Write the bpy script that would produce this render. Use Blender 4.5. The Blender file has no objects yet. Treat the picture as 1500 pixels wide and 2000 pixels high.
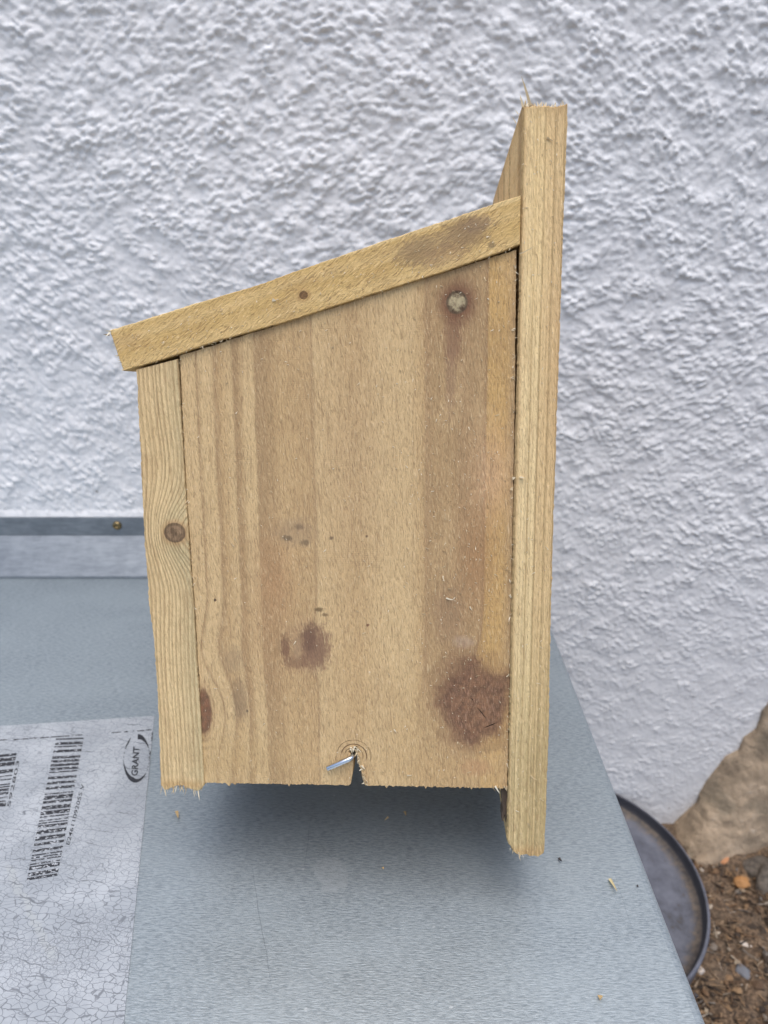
import bpy, bmesh, math, random
import numpy as np
from mathutils import Vector, Matrix, noise as mnoise
from mathutils.geometry import delaunay_2d_cdt

random.seed(7)
rng = np.random.default_rng(11)
scene = bpy.context.scene
COL = scene.collection
R = math.radians

# ------------------------------------------------------------------ camera geometry
F = 1400.0                      # focal length in photo pixels (photo is 1500 x 2000)
PITCH = R(23.2)
cp, sp = math.cos(PITCH), math.sin(PITCH)
FWD = Vector((0, cp, -sp)); UP = Vector((0, sp, cp)); RT = Vector((1, 0, 0))


def ray(u, v):
    return RT * ((u - 750) / F) + UP * (-(v - 1000) / F) + FWD


def cdir(u, v, s=1.0):
    return (ray(u, v) * s).normalized()


# nest box pose: leaning back, measured from its vanishing points
EZ = -cdir(815, 9400)
EY = ray(848, 766)
EY = (EY - EZ * EY.dot(EZ)).normalized()
EX = EY.cross(EZ).normalized()
ORG = ray(1030, 1668) * 0.351    # bottom near corner of the back board, relative to the camera
DEPTH = 0.150
low = min((ORG + EX * x + EY * DEPTH).z for x in (-0.010, 0.010))
CAMH = -low + 0.0006
CAM = Vector((0, 0, CAMH))
BOX = ORG + CAM
BOXM = Matrix(((EX.x, EY.x, EZ.x, BOX.x), (EX.y, EY.y, EZ.y, BOX.y), (EX.z, EY.z, EZ.z, BOX.z), (0, 0, 0, 1)))


def B(u, v, y=0.0):
    """point of the box's near face seen at (u, v), in box coordinates"""
    d = ray(u, v)
    p0 = BOX + EY * y
    t = (p0 - CAM).dot(EY) / d.dot(EY)
    q = CAM + d * t - BOX
    return q.dot(EX), q.dot(EZ)


def on_z(u, v, z=0.0):
    d = ray(u, v)
    return CAM + d * ((z - CAMH) / d.z)


def on_y(u, v, y):
    d = ray(u, v)
    return CAM + d * (y / d.y)


cam_d = bpy.data.cameras.new("camera")
cam_d.sensor_fit = 'VERTICAL'
cam_d.sensor_height = 36.0
cam_d.lens = F / 2000 * 36.0
cam_d.clip_start = 0.01
cam_d.clip_end = 100
cam_d.dof.use_dof = True
cam_d.dof.focus_distance = 0.33
cam_d.dof.aperture_fstop = cam_d.lens / 2.2
cam = bpy.data.objects.new("camera", cam_d)
cam.location = CAM
cam.rotation_euler = (math.pi / 2 - PITCH, 0, 0)
COL.objects.link(cam)
scene.camera = cam

# ------------------------------------------------------------------ light
SUN_EL, SUN_AZ = R(75), R(170)     # azimuth measured clockwise from +y
world = bpy.data.worlds.new("World")
scene.world = world
world.use_nodes = True
wn = world.node_tree.nodes
bg = wn.get("Background") or wn.new("ShaderNodeBackground")
sky = wn.new("ShaderNodeTexSky")
sky.sky_type = 'NISHITA'
sky.sun_disc = False
sky.sun_elevation = SUN_EL
sky.sun_rotation = SUN_AZ
sky.dust_density = 2.5
sky.air_density = 1.0
sky.ozone_density = 0.8
world.node_tree.links.new(sky.outputs[0], bg.inputs[0])
bg.inputs[1].default_value = 0.15
sun_d = bpy.data.lights.new("sun", 'SUN')
sun_d.energy = 1.5
sun_d.angle = R(52)
sun_d.color = (1.0, 0.97, 0.93)
sun = bpy.data.objects.new("sun", sun_d)
sd = Vector((math.sin(SUN_AZ) * math.cos(SUN_EL), math.cos(SUN_AZ) * math.cos(SUN_EL), math.sin(SUN_EL)))
sun.rotation_euler = sd.to_track_quat('Z', 'Y').to_euler()
COL.objects.link(sun)
scene.view_settings.view_transform = 'Standard'
scene.view_settings.look = 'None'
scene.view_settings.exposure = 0.62
scene.cycles.max_bounces = 8
scene.cycles.diffuse_bounces = 4


# ------------------------------------------------------------------ node helpers
class S:
    """a shader socket with arithmetic"""
    def __init__(self, m, sock):
        self.m, self.s = m, sock

    def _b(self, op, o, rev=False):
        a, b = (o, self) if rev else (self, o)
        return self.m.math(op, a, b)

    def __add__(s, o): return s._b('ADD', o)
    def __radd__(s, o): return s._b('ADD', o, True)
    def __sub__(s, o): return s._b('SUBTRACT', o)
    def __rsub__(s, o): return s._b('SUBTRACT', o, True)
    def __mul__(s, o): return s._b('MULTIPLY', o)
    def __rmul__(s, o): return s._b('MULTIPLY', o, True)
    def __truediv__(s, o): return s._b('DIVIDE', o)
    def __neg__(s): return s._b('MULTIPLY', -1.0)


class Mat:
    def __init__(self, name):
        self.mat = bpy.data.materials.new(name)
        self.mat.use_nodes = True
        self.t = self.mat.node_tree
        self.t.nodes.clear()
        self.out = self.t.nodes.new("ShaderNodeOutputMaterial")
        self.bsdf = self.t.nodes.new("ShaderNodeBsdfPrincipled")
        self.t.links.new(self.bsdf.outputs[0], self.out.inputs[0])
        self.tc = self.t.nodes.new("ShaderNodeTexCoord")
        sx = self.t.nodes.new("ShaderNodeSeparateXYZ")
        vm = self.t.nodes.new("ShaderNodeVectorMath"); vm.operation = 'SCALE'
        vm.inputs['Scale'].default_value = 1000.0
        self.t.links.new(self.tc.outputs['Object'], vm.inputs[0])
        self.t.links.new(vm.outputs[0], sx.inputs[0])
        self.x, self.y, self.z = (S(self, sx.outputs[i]) for i in range(3))   # millimetres

    def put(self, sock, val):
        if isinstance(val, S):
            self.t.links.new(val.s, sock)
        elif isinstance(val, (tuple, list)) and len(val) == 3 and sock.type == 'RGBA':
            sock.default_value = (*val, 1)
        else:
            sock.default_value = val

    def math(self, op, a, b=None, c=None, clamp=False):
        n = self.t.nodes.new("ShaderNodeMath"); n.operation = op; n.use_clamp = clamp
        self.put(n.inputs[0], a)
        if b is not None: self.put(n.inputs[1], b)
        if c is not None: self.put(n.inputs[2], c)
        return S(self, n.outputs[0])

    def step(self, v, a, b):
        """smooth 0..1 between a and b (a may exceed b)"""
        n = self.t.nodes.new("ShaderNodeMapRange"); n.interpolation_type = 'SMOOTHSTEP'
        lo, hi, o0, o1 = (a, b, 0.0, 1.0) if a < b else (b, a, 1.0, 0.0)
        self.put(n.inputs['Value'], v)
        n.inputs['From Min'].default_value = lo; n.inputs['From Max'].default_value = hi
        n.inputs['To Min'].default_value = o0; n.inputs['To Max'].default_value = o1
        return S(self, n.outputs['Result'])

    def vec(self, x, y, z=0.0):
        n = self.t.nodes.new("ShaderNodeCombineXYZ")
        for i, a in enumerate((x, y, z)): self.put(n.inputs[i], a)
        return S(self, n.outputs[0])

    def noise(self, vec, scale=1.0, detail=2.0, rough=0.5, dist=0.0):
        n = self.t.nodes.new("ShaderNodeTexNoise")
        self.put(n.inputs['Vector'], vec)
        n.inputs['Scale'].default_value = scale; n.inputs['Detail'].default_value = detail
        n.inputs['Roughness'].default_value = rough; n.inputs['Distortion'].default_value = dist
        return S(self, n.outputs['Fac'] if 'Fac' in n.outputs else n.outputs[0])

    def voronoi(self, vec, scale=1.0, feature='DISTANCE_TO_EDGE', rnd=1.0, out='Distance'):
        n = self.t.nodes.new("ShaderNodeTexVoronoi"); n.feature = feature
        self.put(n.inputs['Vector'], vec)
        n.inputs['Scale'].default_value = scale; n.inputs['Randomness'].default_value = rnd
        return S(self, n.outputs[out])

    def ramp(self, fac, stops):
        n = self.t.nodes.new("ShaderNodeValToRGB")
        e = n.color_ramp.elements
        while len(e) > 1: e.remove(e[0])
        e[0].position = stops[0][0]; e[0].color = (*stops[0][1], 1)
        for p, c in stops[1:]:
            k = e.new(p); k.color = (*c, 1)
        self.put(n.inputs[0], fac)
        return S(self, n.outputs[0])

    def mix(self, fac, a, b, mode='MIX'):
        n = self.t.nodes.new("ShaderNodeMix"); n.data_type = 'RGBA'; n.blend_type = mode
        self.put(n.inputs['Factor'], fac)
        self.put(n.inputs[6], a); self.put(n.inputs[7], b)
        return S(self, n.outputs[2])

    def ell(self, x, y, cx, cy, rx, ry, ang=0.0):
        """normalised distance to an ellipse centre"""
        dx, dy = x - cx, y - cy
        if ang:
            c, s = math.cos(ang), math.sin(ang)
            dx, dy = dx * c + dy * s, dy * c - dx * s
        dx, dy = dx * (1 / rx), dy * (1 / ry)
        return self.math('SQRT', dx * dx + dy * dy)

    def gauss(self, x, y, cx, cy, sx, sy):
        d = self.ell(x, y, cx, cy, sx, sy)
        return self.math('POWER', 2.71828, -(d * d))

    def rand(self):
        n = self.t.nodes.new("ShaderNodeNewGeometry")
        return S(self, n.outputs['Random Per Island'])

    def bump(self, height, strength=1.0, dist=0.001, normal=None):
        n = self.t.nodes.new("ShaderNodeBump")
        n.inputs['Strength'].default_value = strength; n.inputs['Distance'].default_value = dist
        self.put(n.inputs['Height'], height)
        if normal is not None: self.put(n.inputs['Normal'], normal)
        return S(self, n.outputs[0])

    def done(self, color, rough=0.8, metal=0.0, normal=None, spec=None):
        self.put(self.bsdf.inputs['Base Color'], color)
        self.put(self.bsdf.inputs['Roughness'], rough)
        self.put(self.bsdf.inputs['Metallic'], metal)
        if normal is not None: self.put(self.bsdf.inputs['Normal'], normal)
        if spec is not None: self.bsdf.inputs['Specular IOR Level'].default_value = spec
        return self.mat


# ------------------------------------------------------------------ object helpers
def link(name, me, mat, parent=None, smooth=False):
    o = bpy.data.objects.new(name, me)
    COL.objects.link(o)
    if mat is not None:
        me.materials.append(mat)
    if parent is not None:
        o.parent = parent
    if smooth:
        me.polygons.foreach_set("use_smooth", [True] * len(me.polygons))
    return o


def from_bm(name, bm, mat, parent=None, smooth=False):
    bmesh.ops.recalc_face_normals(bm, faces=bm.faces)
    me = bpy.data.meshes.new(name)
    bm.to_mesh(me); bm.free()
    return link(name, me, mat, parent, smooth)


def thing(name, label, cat, loc=(0, 0, 0), group=None):
    o = bpy.data.objects.new(name, None)
    COL.objects.link(o)
    o.location = loc
    o.empty_display_size = 0.02
    tag(o, label, cat, group)
    return o


def tag(o, label=None, cat=None, group=None, kind=None):
    if label: o['label'] = label
    if cat: o['category'] = cat
    if group: o['group'] = group
    if kind: o['kind'] = kind
    return o


def densify(poly, step, jit=0.0, closed=True):
    """resample an outline, with a little unevenness"""
    out = []
    n = len(poly)
    for i in range(n if closed else n - 1):
        a, b = poly[i], poly[(i + 1) % n]
        L = math.hypot(b[0] - a[0], b[1] - a[1])
        k = max(1, int(L / step))
        nx, ny = ((b[1] - a[1]) / L, -(b[0] - a[0]) / L) if L else (0, 0)
        for j in range(k):
            t = j / k
            off = random.gauss(0, jit) if j else 0
            if j: off += jit * 2.8 * mnoise.noise(Vector(((a[0] + (b[0] - a[0]) * t) * 0.022, (a[1] + (b[1] - a[1]) * t) * 0.022, jit * 40)))
            out.append((a[0] + (b[0] - a[0]) * t + nx * off, a[1] + (b[1] - a[1]) * t + ny * off))
    return out


def fill(bm, ring):
    """triangulate a flat, possibly concave outline in an x-z plane"""
    y = ring[0].co.y
    ov, oe, of, src, _, _ = delaunay_2d_cdt([Vector((v.co.x, v.co.z)) * 1000 for v in ring], [], [list(range(len(ring)))], 1, 1e-5)
    vs = [ring[o[0]] if o else bm.verts.new((p.x / 1000, y, p.y / 1000)) for p, o in zip(ov, src)]
    for f in of:
        t = [vs[i] for i in f]
        if len(set(t)) == 3:
            try: bm.faces.new(t)
            except ValueError: pass


def slab(bm, poly, y0, y1, inset=0.0003, bev=0.0004):
    """board: an outline in the x-z plane of the box, extruded along y with softened near edges"""
    area = sum(poly[i][0] * poly[(i + 1) % len(poly)][1] - poly[(i + 1) % len(poly)][0] * poly[i][1] for i in range(len(poly)))
    if area < 0: poly = poly[::-1]
    n = len(poly)
    ins = []
    for i in range(n):
        a, b, c = poly[i - 1], poly[i], poly[(i + 1) % n]
        tx, ty = c[0] - a[0], c[1] - a[1]
        L = math.hypot(tx, ty) or 1
        ins.append((b[0] - ty / L * inset, b[1] + tx / L * inset))
    r0 = [bm.verts.new((p[0], y0, p[1])) for p in ins]
    r1 = [bm.verts.new((p[0], y0 + bev, p[1])) for p in poly]
    r2 = [bm.verts.new((p[0], y1, p[1])) for p in poly]
    fill(bm, r0)
    for i in range(n):
        j = (i + 1) % n
        bm.faces.new((r0[i], r0[j], r1[j], r1[i]))
        bm.faces.new((r1[i], r1[j], r2[j], r2[i]))
    fill(bm, r2)


def fibre(bm, p, d, length, w, curl=0.0, seg=3):
    """tapering sliver with a triangular section"""
    p = Vector(p); d = Vector(d).normalized()
    side = d.cross(Vector((0.3, 1, 0.2))).normalized()
    up = d.cross(side)
    rings = []
    q = p.copy(); dd = d.copy()
    for k in range(seg + 1):
        t = k / seg
        ww = 1.35 * (w * (1 - t) ** 0.7 + w * 0.06)
        rings.append([bm.verts.new(q + side * ww * math.cos(a) + up * ww * math.sin(a)) for a in (0.5, 2.6, 4.7)])
        dd = (dd + side * curl / seg + up * curl * 0.4 / seg).normalized()
        q = q + dd * (length / seg)
    for a, b in zip(rings, rings[1:]):
        for i in range(3):
            j = (i + 1) % 3
            bm.faces.new((a[i], a[j], b[j], b[i]))
    bm.faces.new(rings[0][::-1]); bm.faces.new(rings[-1])


def tube(bm, pts, r, n=12):
    rings = []
    for i, p in enumerate(pts):
        a = pts[max(i - 1, 0)]; b = pts[min(i + 1, len(pts) - 1)]
        d = (Vector(b) - Vector(a)).normalized()
        s = d.cross(Vector((0.1, 0.2, 1))).normalized(); t = d.cross(s)
        rr = r[i] if isinstance(r, (list, tuple)) else r
        rings.append([bm.verts.new(Vector(p) + (s * math.cos(k * 2 * math.pi / n) + t * math.sin(k * 2 * math.pi / n)) * rr) for k in range(n)])
    for a, b in zip(rings, rings[1:]):
        for k in range(n):
            bm.faces.new((a[k], a[(k + 1) % n], b[(k + 1) % n], b[k]))
    bm.faces.new(rings[0][::-1]); bm.faces.new(rings[-1])


def lathe(bm, prof, cx=0, cy=0, n=96, a0=0.0):
    rings = []
    for r, z in prof:
        if r < 1e-6:
            rings.append([bm.verts.new((cx, cy, z))])
        else:
            rings.append([bm.verts.new((cx + r * math.cos(a0 + k * 2 * math.pi / n), cy + r * math.sin(a0 + k * 2 * math.pi / n), z)) for k in range(n)])
    for a, b in zip(rings, rings[1:]):
        for k in range(n):
            j = (k + 1) % n
            if len(a) == 1: bm.faces.new((a[0], b[j], b[k]))
            elif len(b) == 1: bm.faces.new((a[k], a[j], b[0]))
            else: bm.faces.new((a[k], a[j], b[j], b[k]))


def grid_mesh(name, co, nu, nv, mat, smooth=True, parent=None):
    """co: (nv, nu, 3) array"""
    me = bpy.data.meshes.new(name)
    idx = np.arange(nu * nv).reshape(nv, nu)
    q = np.stack([idx[:-1, :-1], idx[:-1, 1:], idx[1:, 1:], idx[1:, :-1]], -1).reshape(-1, 4)
    me.vertices.add(nu * nv)
    me.vertices.foreach_set("co", co.reshape(-1).astype(np.float32))
    me.loops.add(q.size)
    me.loops.foreach_set("vertex_index", q.reshape(-1).astype(np.int32))
    me.polygons.add(len(q))
    me.polygons.foreach_set("loop_start", (np.arange(len(q)) * 4).astype(np.int32))
    me.update(calc_edges=True)
    return link(name, me, mat, parent, smooth)


# ------------------------------------------------------------------ places measured in the scene
LID_BACK = on_z(140, 1130).y
FL_Y = LID_BACK + 0.027                       # the upright of the flashing
WALL_Y = FL_Y + 0.004
lr0, lr1 = on_z(1085, 1240), on_z(1385, 2000)  # right edge of the metal top


def lid_right(y):
    return lr0.x + (lr1.x - lr0.x) * (y - lr0.y) / (lr1.y - lr0.y)


FL_TOP = on_y(140, 1010, FL_Y).z
FL_MID = on_y(140, 1045, FL_Y).z
rimp = on_y(1212, 1554, WALL_Y - 0.006)
RIM_Z = rimp.z
pts = [on_z(u, v, RIM_Z) for u, v in ((1212, 1554), (1255, 1575), (1310, 1622), (1350, 1680), (1380, 1745), (1389, 1795), (1376, 1860), (1353, 1911))]
A = np.array([[p.x, p.y, 1] for p in pts]); bvec = np.array([p.x ** 2 + p.y ** 2 for p in pts])
sol = np.linalg.lstsq(A, bvec, rcond=None)[0]
TR_X, TR_Y = sol[0] / 2, sol[1] / 2
TR_R = math.sqrt(sol[2] + TR_X ** 2 + TR_Y ** 2)
GROUND = RIM_Z - 0.052
print("camh", CAMH, "lidback", LID_BACK, "wall", WALL_Y, "fl", FL_TOP, FL_MID, "rim", RIM_Z, "tray", TR_X, TR_Y, TR_R)
print("box ax", EX, EY, EZ, "panel w", B(348, 693), B(1008, 484), B(990, 1540), B(397, 1530), "board", B(1020, 205), B(1108, 205), B(992, 1640), B(1062, 1670))
print("wall foot z", on_y(1312, 1620, WALL_Y).z, GROUND, "lid right", lr0, lr1)

# ------------------------------------------------------------------ wall: roughcast, thrown dabs painted white
def blur(a, s):
    n0, n1 = a.shape
    fy = np.fft.fftfreq(n0)[:, None]; fx = np.fft.rfftfreq(n1)[None, :]
    return np.fft.irfft2(np.fft.rfft2(a) * np.exp(-2 * (math.pi * s) ** 2 * (fx ** 2 + fy ** 2)), s=a.shape)


def field(n, s):
    a = blur(rng.standard_normal((n, n)), s)
    return (a - a.mean()) / a.std()


NT, PX = 1024, 0.0010
low1 = field(NT, 18); low2 = field(NT, 5); ang_f = field(NT, 60); siz_f = field(NT, 30)
H = np.zeros((NT, NT))
Z_OF_ROW0 = -0.36
for n_ in range(95000):
    cx, cz = rng.random() * NT, rng.random() * NT
    iy, ix = int(cz), int(cx)
    zz = Z_OF_ROW0 + cz * PX
    up_f = min(1.0, max(0.0, (zz + 0.20) / 0.50))
    big = rng.random() < 0.035
    r = (rng.uniform(3.0, 5.0) if big else rng.uniform(1.2, 2.9)) * (0.66 + 0.34 * up_f) * (1 + 0.12 * siz_f[iy, ix])
    asp = rng.uniform(1.0, 2.4)
    ang = -0.30 + 0.45 * ang_f[iy, ix] + rng.normal(0, 0.3)
    hgt = min(r, 2.6) * rng.uniform(0.25, 0.85) * (0.8 if big else 1.0) + 0.18 * low1[iy, ix] + 0.50 * low2[iy, ix]
    k = int(r * 1.6) + 2
    yy, xx = np.mgrid[-k:k + 1, -k:k + 1].astype(float)
    c, s = math.cos(ang), math.sin(ang)
    du = (xx * c + yy * s) / (r * math.sqrt(asp)); dv = (-xx * s + yy * c) / (r / math.sqrt(asp))
    dv = np.where(dv < 0, dv * 1.45, dv * 0.75)              # dabs sag: steeper below
    d2 = du ** 2 + dv ** 2
    dome = np.where(d2 < 1, hgt * np.sqrt(np.maximum(0, 1 - d2)) ** 0.7, -9)
    ry = (iy + np.arange(-k, k + 1)) % NT; rx = (ix + np.arange(-k, k + 1)) % NT
    sub = H[np.ix_(ry, rx)]
    H[np.ix_(ry, rx)] = np.maximum(sub, dome)
H = H + 0.15 * low1 + 0.30 * low2 + 0.20 * field(NT, 1.1) + 0.25 * np.abs(field(NT, 2.2))
H = 0.85 * blur(H, 0.6) + 0.15 * blur(H, 1.4)
H = (H - H.min()) / (np.percentile(H, 99.5) - H.min())


def axis(lo, hi, dlo, dhi, step, mlo=0.0, mhi=0.0, mid_step=0.005):
    """fine in the middle, medium for mlo / mhi beyond it, then coarse"""
    def out(x, far, m_):
        r_, s_, x0_ = [], step, x
        while x < far:
            s_ = min(s_ * 1.25, mid_step) if x - x0_ < m_ else s_ * 1.25
            x += s_; r_.append(x)
        return r_
    mid = np.arange(lo, hi, step)
    left = [-q for q in out(-lo, -dlo, mlo)]
    return np.array(left[::-1] + list(mid) + out(mid[-1], dhi, mhi))


wx = axis(-0.46, 0.47, -2.0, 2.0, PX, 0.5, 0.5)
wz = axis(-0.36, 0.50, -0.62, 2.4, PX, 0.05, 0.5)
GX, GZ = np.meshgrid(wx, wz)
fx = ((GX + 0.5) / PX) % NT; fz = ((GZ - Z_OF_ROW0) / PX) % NT
x0 = np.floor(fx).astype(int); z0 = np.floor(fz).astype(int); tx, tz = fx - x0, fz - z0
x1, z1 = (x0 + 1) % NT, (z0 + 1) % NT; x0 %= NT; z0 %= NT
HH = H[z0, x0] * (1 - tx) * (1 - tz) + H[z0, x1] * tx * (1 - tz) + H[z1, x0] * (1 - tx) * tz + H[z1, x1] * tx * tz
amp = 0.0021 + 0.0035 * np.clip((GZ + 0.25) / 0.6, 0, 1)
DY = HH * amp
# the render stops in a smooth painted lip just above the flashing
lip = np.clip((GZ - FL_TOP) / 0.007, 0, 1)
left_of = GX < lid_right(LID_BACK) + 0.004
DY = np.where(left_of, DY * (0.25 + 0.75 * lip) + 0.0035 * (1 - lip), DY)
DY = np.where(left_of & (GZ < FL_TOP - 0.0005), -0.004, DY)
co = np.stack([GX, WALL_Y - DY, GZ], -1)
m = Mat("white_masonry_paint")
v = m.vec(m.x, m.z, m.y)
dirt = m.noise(v, 0.02, 4, 0.6)
fine = m.noise(v, 0.9, 3, 0.6)
colr = m.mix(m.step(dirt, 0.35, 0.75), (0.715, 0.705, 0.695), (0.665, 0.655, 0.645))
speck = m.step(m.voronoi(v, 0.028, 'F1'), 0.055, 0.03)
colr = m.mix(speck * m.step(m.noise(v, 0.011, 1), 0.48, 0.58) * 0.75, colr, (0.16, 0.13, 0.10))
wall_mat = m.done(colr, 0.75, 0.0, m.bump(fine, 0.5, 0.0008), spec=0.2)
wall = grid_mesh("wall", co, len(wx), len(wz), wall_mat)
tag(wall, "white painted roughcast wall with lumpy texture behind the nest box", "wall")

# ------------------------------------------------------------------ ground and the stone at the wall's foot
gx = axis(0.10, 0.52, -4, 4, 0.003)
gy = axis(0.10, 0.66, -4, 0.9, 0.003)
QX, QY = np.meshgrid(gx, gy)
GN = field(256, 2.2); GN2 = field(256, 7)
gi = (np.abs(QX) / 0.003).astype(int) % 256; gj = (np.abs(QY) / 0.003).astype(int) % 256
near = np.clip(1 - np.maximum(np.abs(QX - 0.31) - 0.22, 0) / 0.1, 0, 1)
GZs = GROUND + (GN[gj, gi] * 0.0018 + GN2[gj, gi] * 0.0022) * near
m = Mat("soil")
v = m.vec(m.x, m.y, m.z)
n1 = m.noise(v, 0.25, 4, 0.65); n2 = m.noise(v, 0.04, 3, 0.6)
colr = m.ramp(n1, [(0.3, (0.025, 0.017, 0.011)), (0.48, (0.10, 0.064, 0.038)), (0.60, (0.19, 0.125, 0.075)), (0.75, (0.29, 0.21, 0.14))])
colr = m.mix(m.step(n2, 0.4, 0.65) * 0.4, colr, (0.12, 0.09, 0.062))
soil_mat = m.done(colr, 0.95, 0.0, m.bump(n1, 0.8, 0.004))
ground = grid_mesh("ground", np.stack([QX, QY, GZs], -1), len(gx), len(gy), soil_mat)
tag(ground, kind="structure")


def rock(bm, c, r, sq=(1, 1, 0.7), rot=0.0, sub=1, rough=0.25):
    g = bmesh.ops.create_icosphere(bm, subdivisions=sub, radius=1.0)
    ph = Vector((random.uniform(0, 50), random.uniform(0, 50), random.uniform(0, 50)))
    cr, sr = math.cos(rot), math.sin(rot)
    for vv in g['verts']:
        p = vv.co.copy()
        p *= 1 + rough * mnoise.noise(p * 1.3 + ph)
        p = Vector((p.x * sq[0] * r, p.y * sq[1] * r, p.z * sq[2] * r))
        vv.co = Vector((p.x * cr - p.y * sr + c[0], p.x * sr + p.y * cr + c[1], p.z + c[2]))


# loose grit and leaf crumbs on the soil
m = Mat("soil_grit")
rr = m.rand()
colr = m.ramp(rr, [(0.0, (0.02, 0.015, 0.012)), (0.26, (0.05, 0.033, 0.021)), (0.46, (0.14, 0.08, 0.042)), (0.68, (0.25, 0.155, 0.08)),
                   (0.82, (0.28, 0.20, 0.125)), (0.89, (0.13, 0.12, 0.11)), (0.97, (0.33, 0.26, 0.18)), (1.0, (0.50, 0.44, 0.37))])
grit_mat = m.done(colr, 0.9, 0.0, m.bump(m.noise(m.vec(m.x, m.y, m.z), 1.5, 2), 0.5, 0.001))
tb = bmesh.new(); bmesh.ops.create_icosphere(tb, subdivisions=1, radius=1.0)
tb.verts.ensure_lookup_table()
TV = np.array([v_.co[:] for v_ in tb.verts]); TF = [[v_.index for v_ in f.verts] for f in tb.faces]; tb.free()
gv, gf = [], []
bm = bmesh.new()
for _ in range(6500):
    x = random.uniform(0.20, 0.50); y = random.uniform(0.14, 0.60)
    r = min(0.0065, random.lognormvariate(math.log(0.0016), 0.5))
    if random.random() < 0.45:
        a = random.uniform(0, 6.28)
        fibre(bm, (x, y, GROUND + 0.003), (math.cos(a), math.sin(a), random.uniform(-0.2, 0.3)), random.uniform(0.005, 0.018), random.uniform(0.0003, 0.0009), random.uniform(-0.8, 0.8))
    else:
        a = random.uniform(0, 6.28); ca, sa = math.cos(a), math.sin(a)
        P = TV * (1 + 0.22 * rng.standard_normal((len(TV), 1))) * np.array([random.uniform(0.7, 1.5), 1, random.uniform(0.3, 0.8)]) * r
        P = np.stack([P[:, 0] * ca - P[:, 1] * sa + x, P[:, 0] * sa + P[:, 1] * ca + y, P[:, 2] + GROUND + 0.001 + r * 0.3], -1)
        o0 = len(gv); gv.extend(P.tolist()); gf.extend([[k + o0 for k in f] for f in TF])
bm.verts.index_update()
o0 = len(gv); gv.extend([v_.co[:] for v_ in bm.verts]); gf.extend([[v_.index + o0 for v_ in f.verts] for f in bm.faces]); bm.free()
me = bpy.data.meshes.new("soil_grit"); me.from_pydata(gv, [], gf)
grit = link("soil_grit", me, grit_mat)
tag(grit, "brown grit, leaf crumbs and small stones on the soil", "grit", kind="stuff")

# brown stone against the wall
top_px = [(1270, 1668), (1312, 1620), (1320, 1608), (1344, 1586), (1362, 1570), (1366, 1554), (1384, 1524), (1404, 1500), (1418, 1480), (1444, 1466), (1454, 1442),
          (1478, 1426), (1486, 1406), (1489, 1392), (1503, 1374), (1540, 1340), (1600, 1300), (1700, 1275), (1850, 1270)]
bot_px = [(1275, 1672), (1320, 1660), (1340, 1676), (1362, 1688), (1385, 1694), (1400, 1692), (1420, 1684), (1440, 1677), (1455, 1672), (1470, 1666), (1482, 1662),
          (1495, 1658), (1505, 1655), (1515, 1652), (1530, 1650), (1560, 1648), (1620, 1645), (1720, 1642), (1880, 1640)]
NC, NR = 150, 60
tt = np.linspace(0, len(top_px) - 1, NC)
tp = np.array([[*on_y(u, v_, WALL_Y - 0.0035)] for u, v_ in top_px]); bp = np.array([[*on_z(u, v_, GROUND)] for u, v_ in bot_px])
ii = np.arange(len(top_px))
T = np.stack([np.interp(tt, ii, tp[:, k]) for k in range(3)], -1); Bt = np.stack([np.interp(tt, ii, bp[:, k]) for k in range(3)], -1)
Tsm = np.stack([np.convolve(np.pad(T[:, k], 25, 'edge'), np.ones(51) / 51, 'valid') for k in range(3)], -1)
rows = []
for r_ in range(NR):
    t = r_ / (NR - 1)
    Tm = T * max(0, 1 - t * 14) + Tsm * min(1, t * 14)
    P = Tm * (1 - t) + Bt * t
    bul = math.sin(math.pi * t) ** 0.8
    wid = np.linalg.norm(T - Bt, axis=1)
    P = P.copy()
    P[:, 1] -= 0.0; P[:, 2] += 0.05 * wid * bul; P[:, 1] -= 0.04 * wid * bul
    rows.append(P)
G3 = np.array(rows)
for a in range(NR):
    for b in range(NC):
        p = Vector(G3[a, b])
        d = mnoise.fractal(p * 45, 0.8, 2.0, 4) * 0.0030 + mnoise.noise(p * 14) * 0.002
        w_ = min(1, a / 6, (NR - 1 - a) / 4)
        G3[a, b, 1] -= d * 0.7 * w_; G3[a, b, 2] += d * 0.7 * w_
head = G3[:1].copy(); head[:, :, 1] += 0.04
tail = G3[-1:].copy(); tail[:, :, 2] -= 0.03
G3 = np.concatenate([head, G3, tail], 0)
m = Mat("weathered_stone")
v = m.vec(m.x, m.y, m.z)
n1 = m.noise(v, 0.045, 5, 0.62); n2 = m.noise(v, 0.35, 4, 0.7); n3 = m.noise(v, 0.018, 2)
colr = m.ramp(n1, [(0.30, (0.20, 0.150, 0.102)), (0.45, (0.33, 0.25, 0.168)), (0.62, (0.43, 0.325, 0.222)), (0.75, (0.46, 0.385, 0.30))])
colr = m.mix(m.step(n2, 0.38, 0.30) * 0.55, colr, (0.06, 0.045, 0.032))
colr = m.mix(m.step(n2, 0.62, 0.74) * 0.6, colr, (0.40, 0.33, 0.25))
colr = m.mix(m.step(n3, 0.5, 0.62) * 0.45, colr, (0.155, 0.135, 0.095))
stone_mat = m.done(colr, 0.9, 0.0, m.bump(n2 + n1 * 2.0, 0.7, 0.003))
stone = grid_mesh("stone", G3, NC, NR + 2, stone_mat)
tag(stone, "large brown weathered stone rising against the foot of the white wall", "stone")

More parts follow.
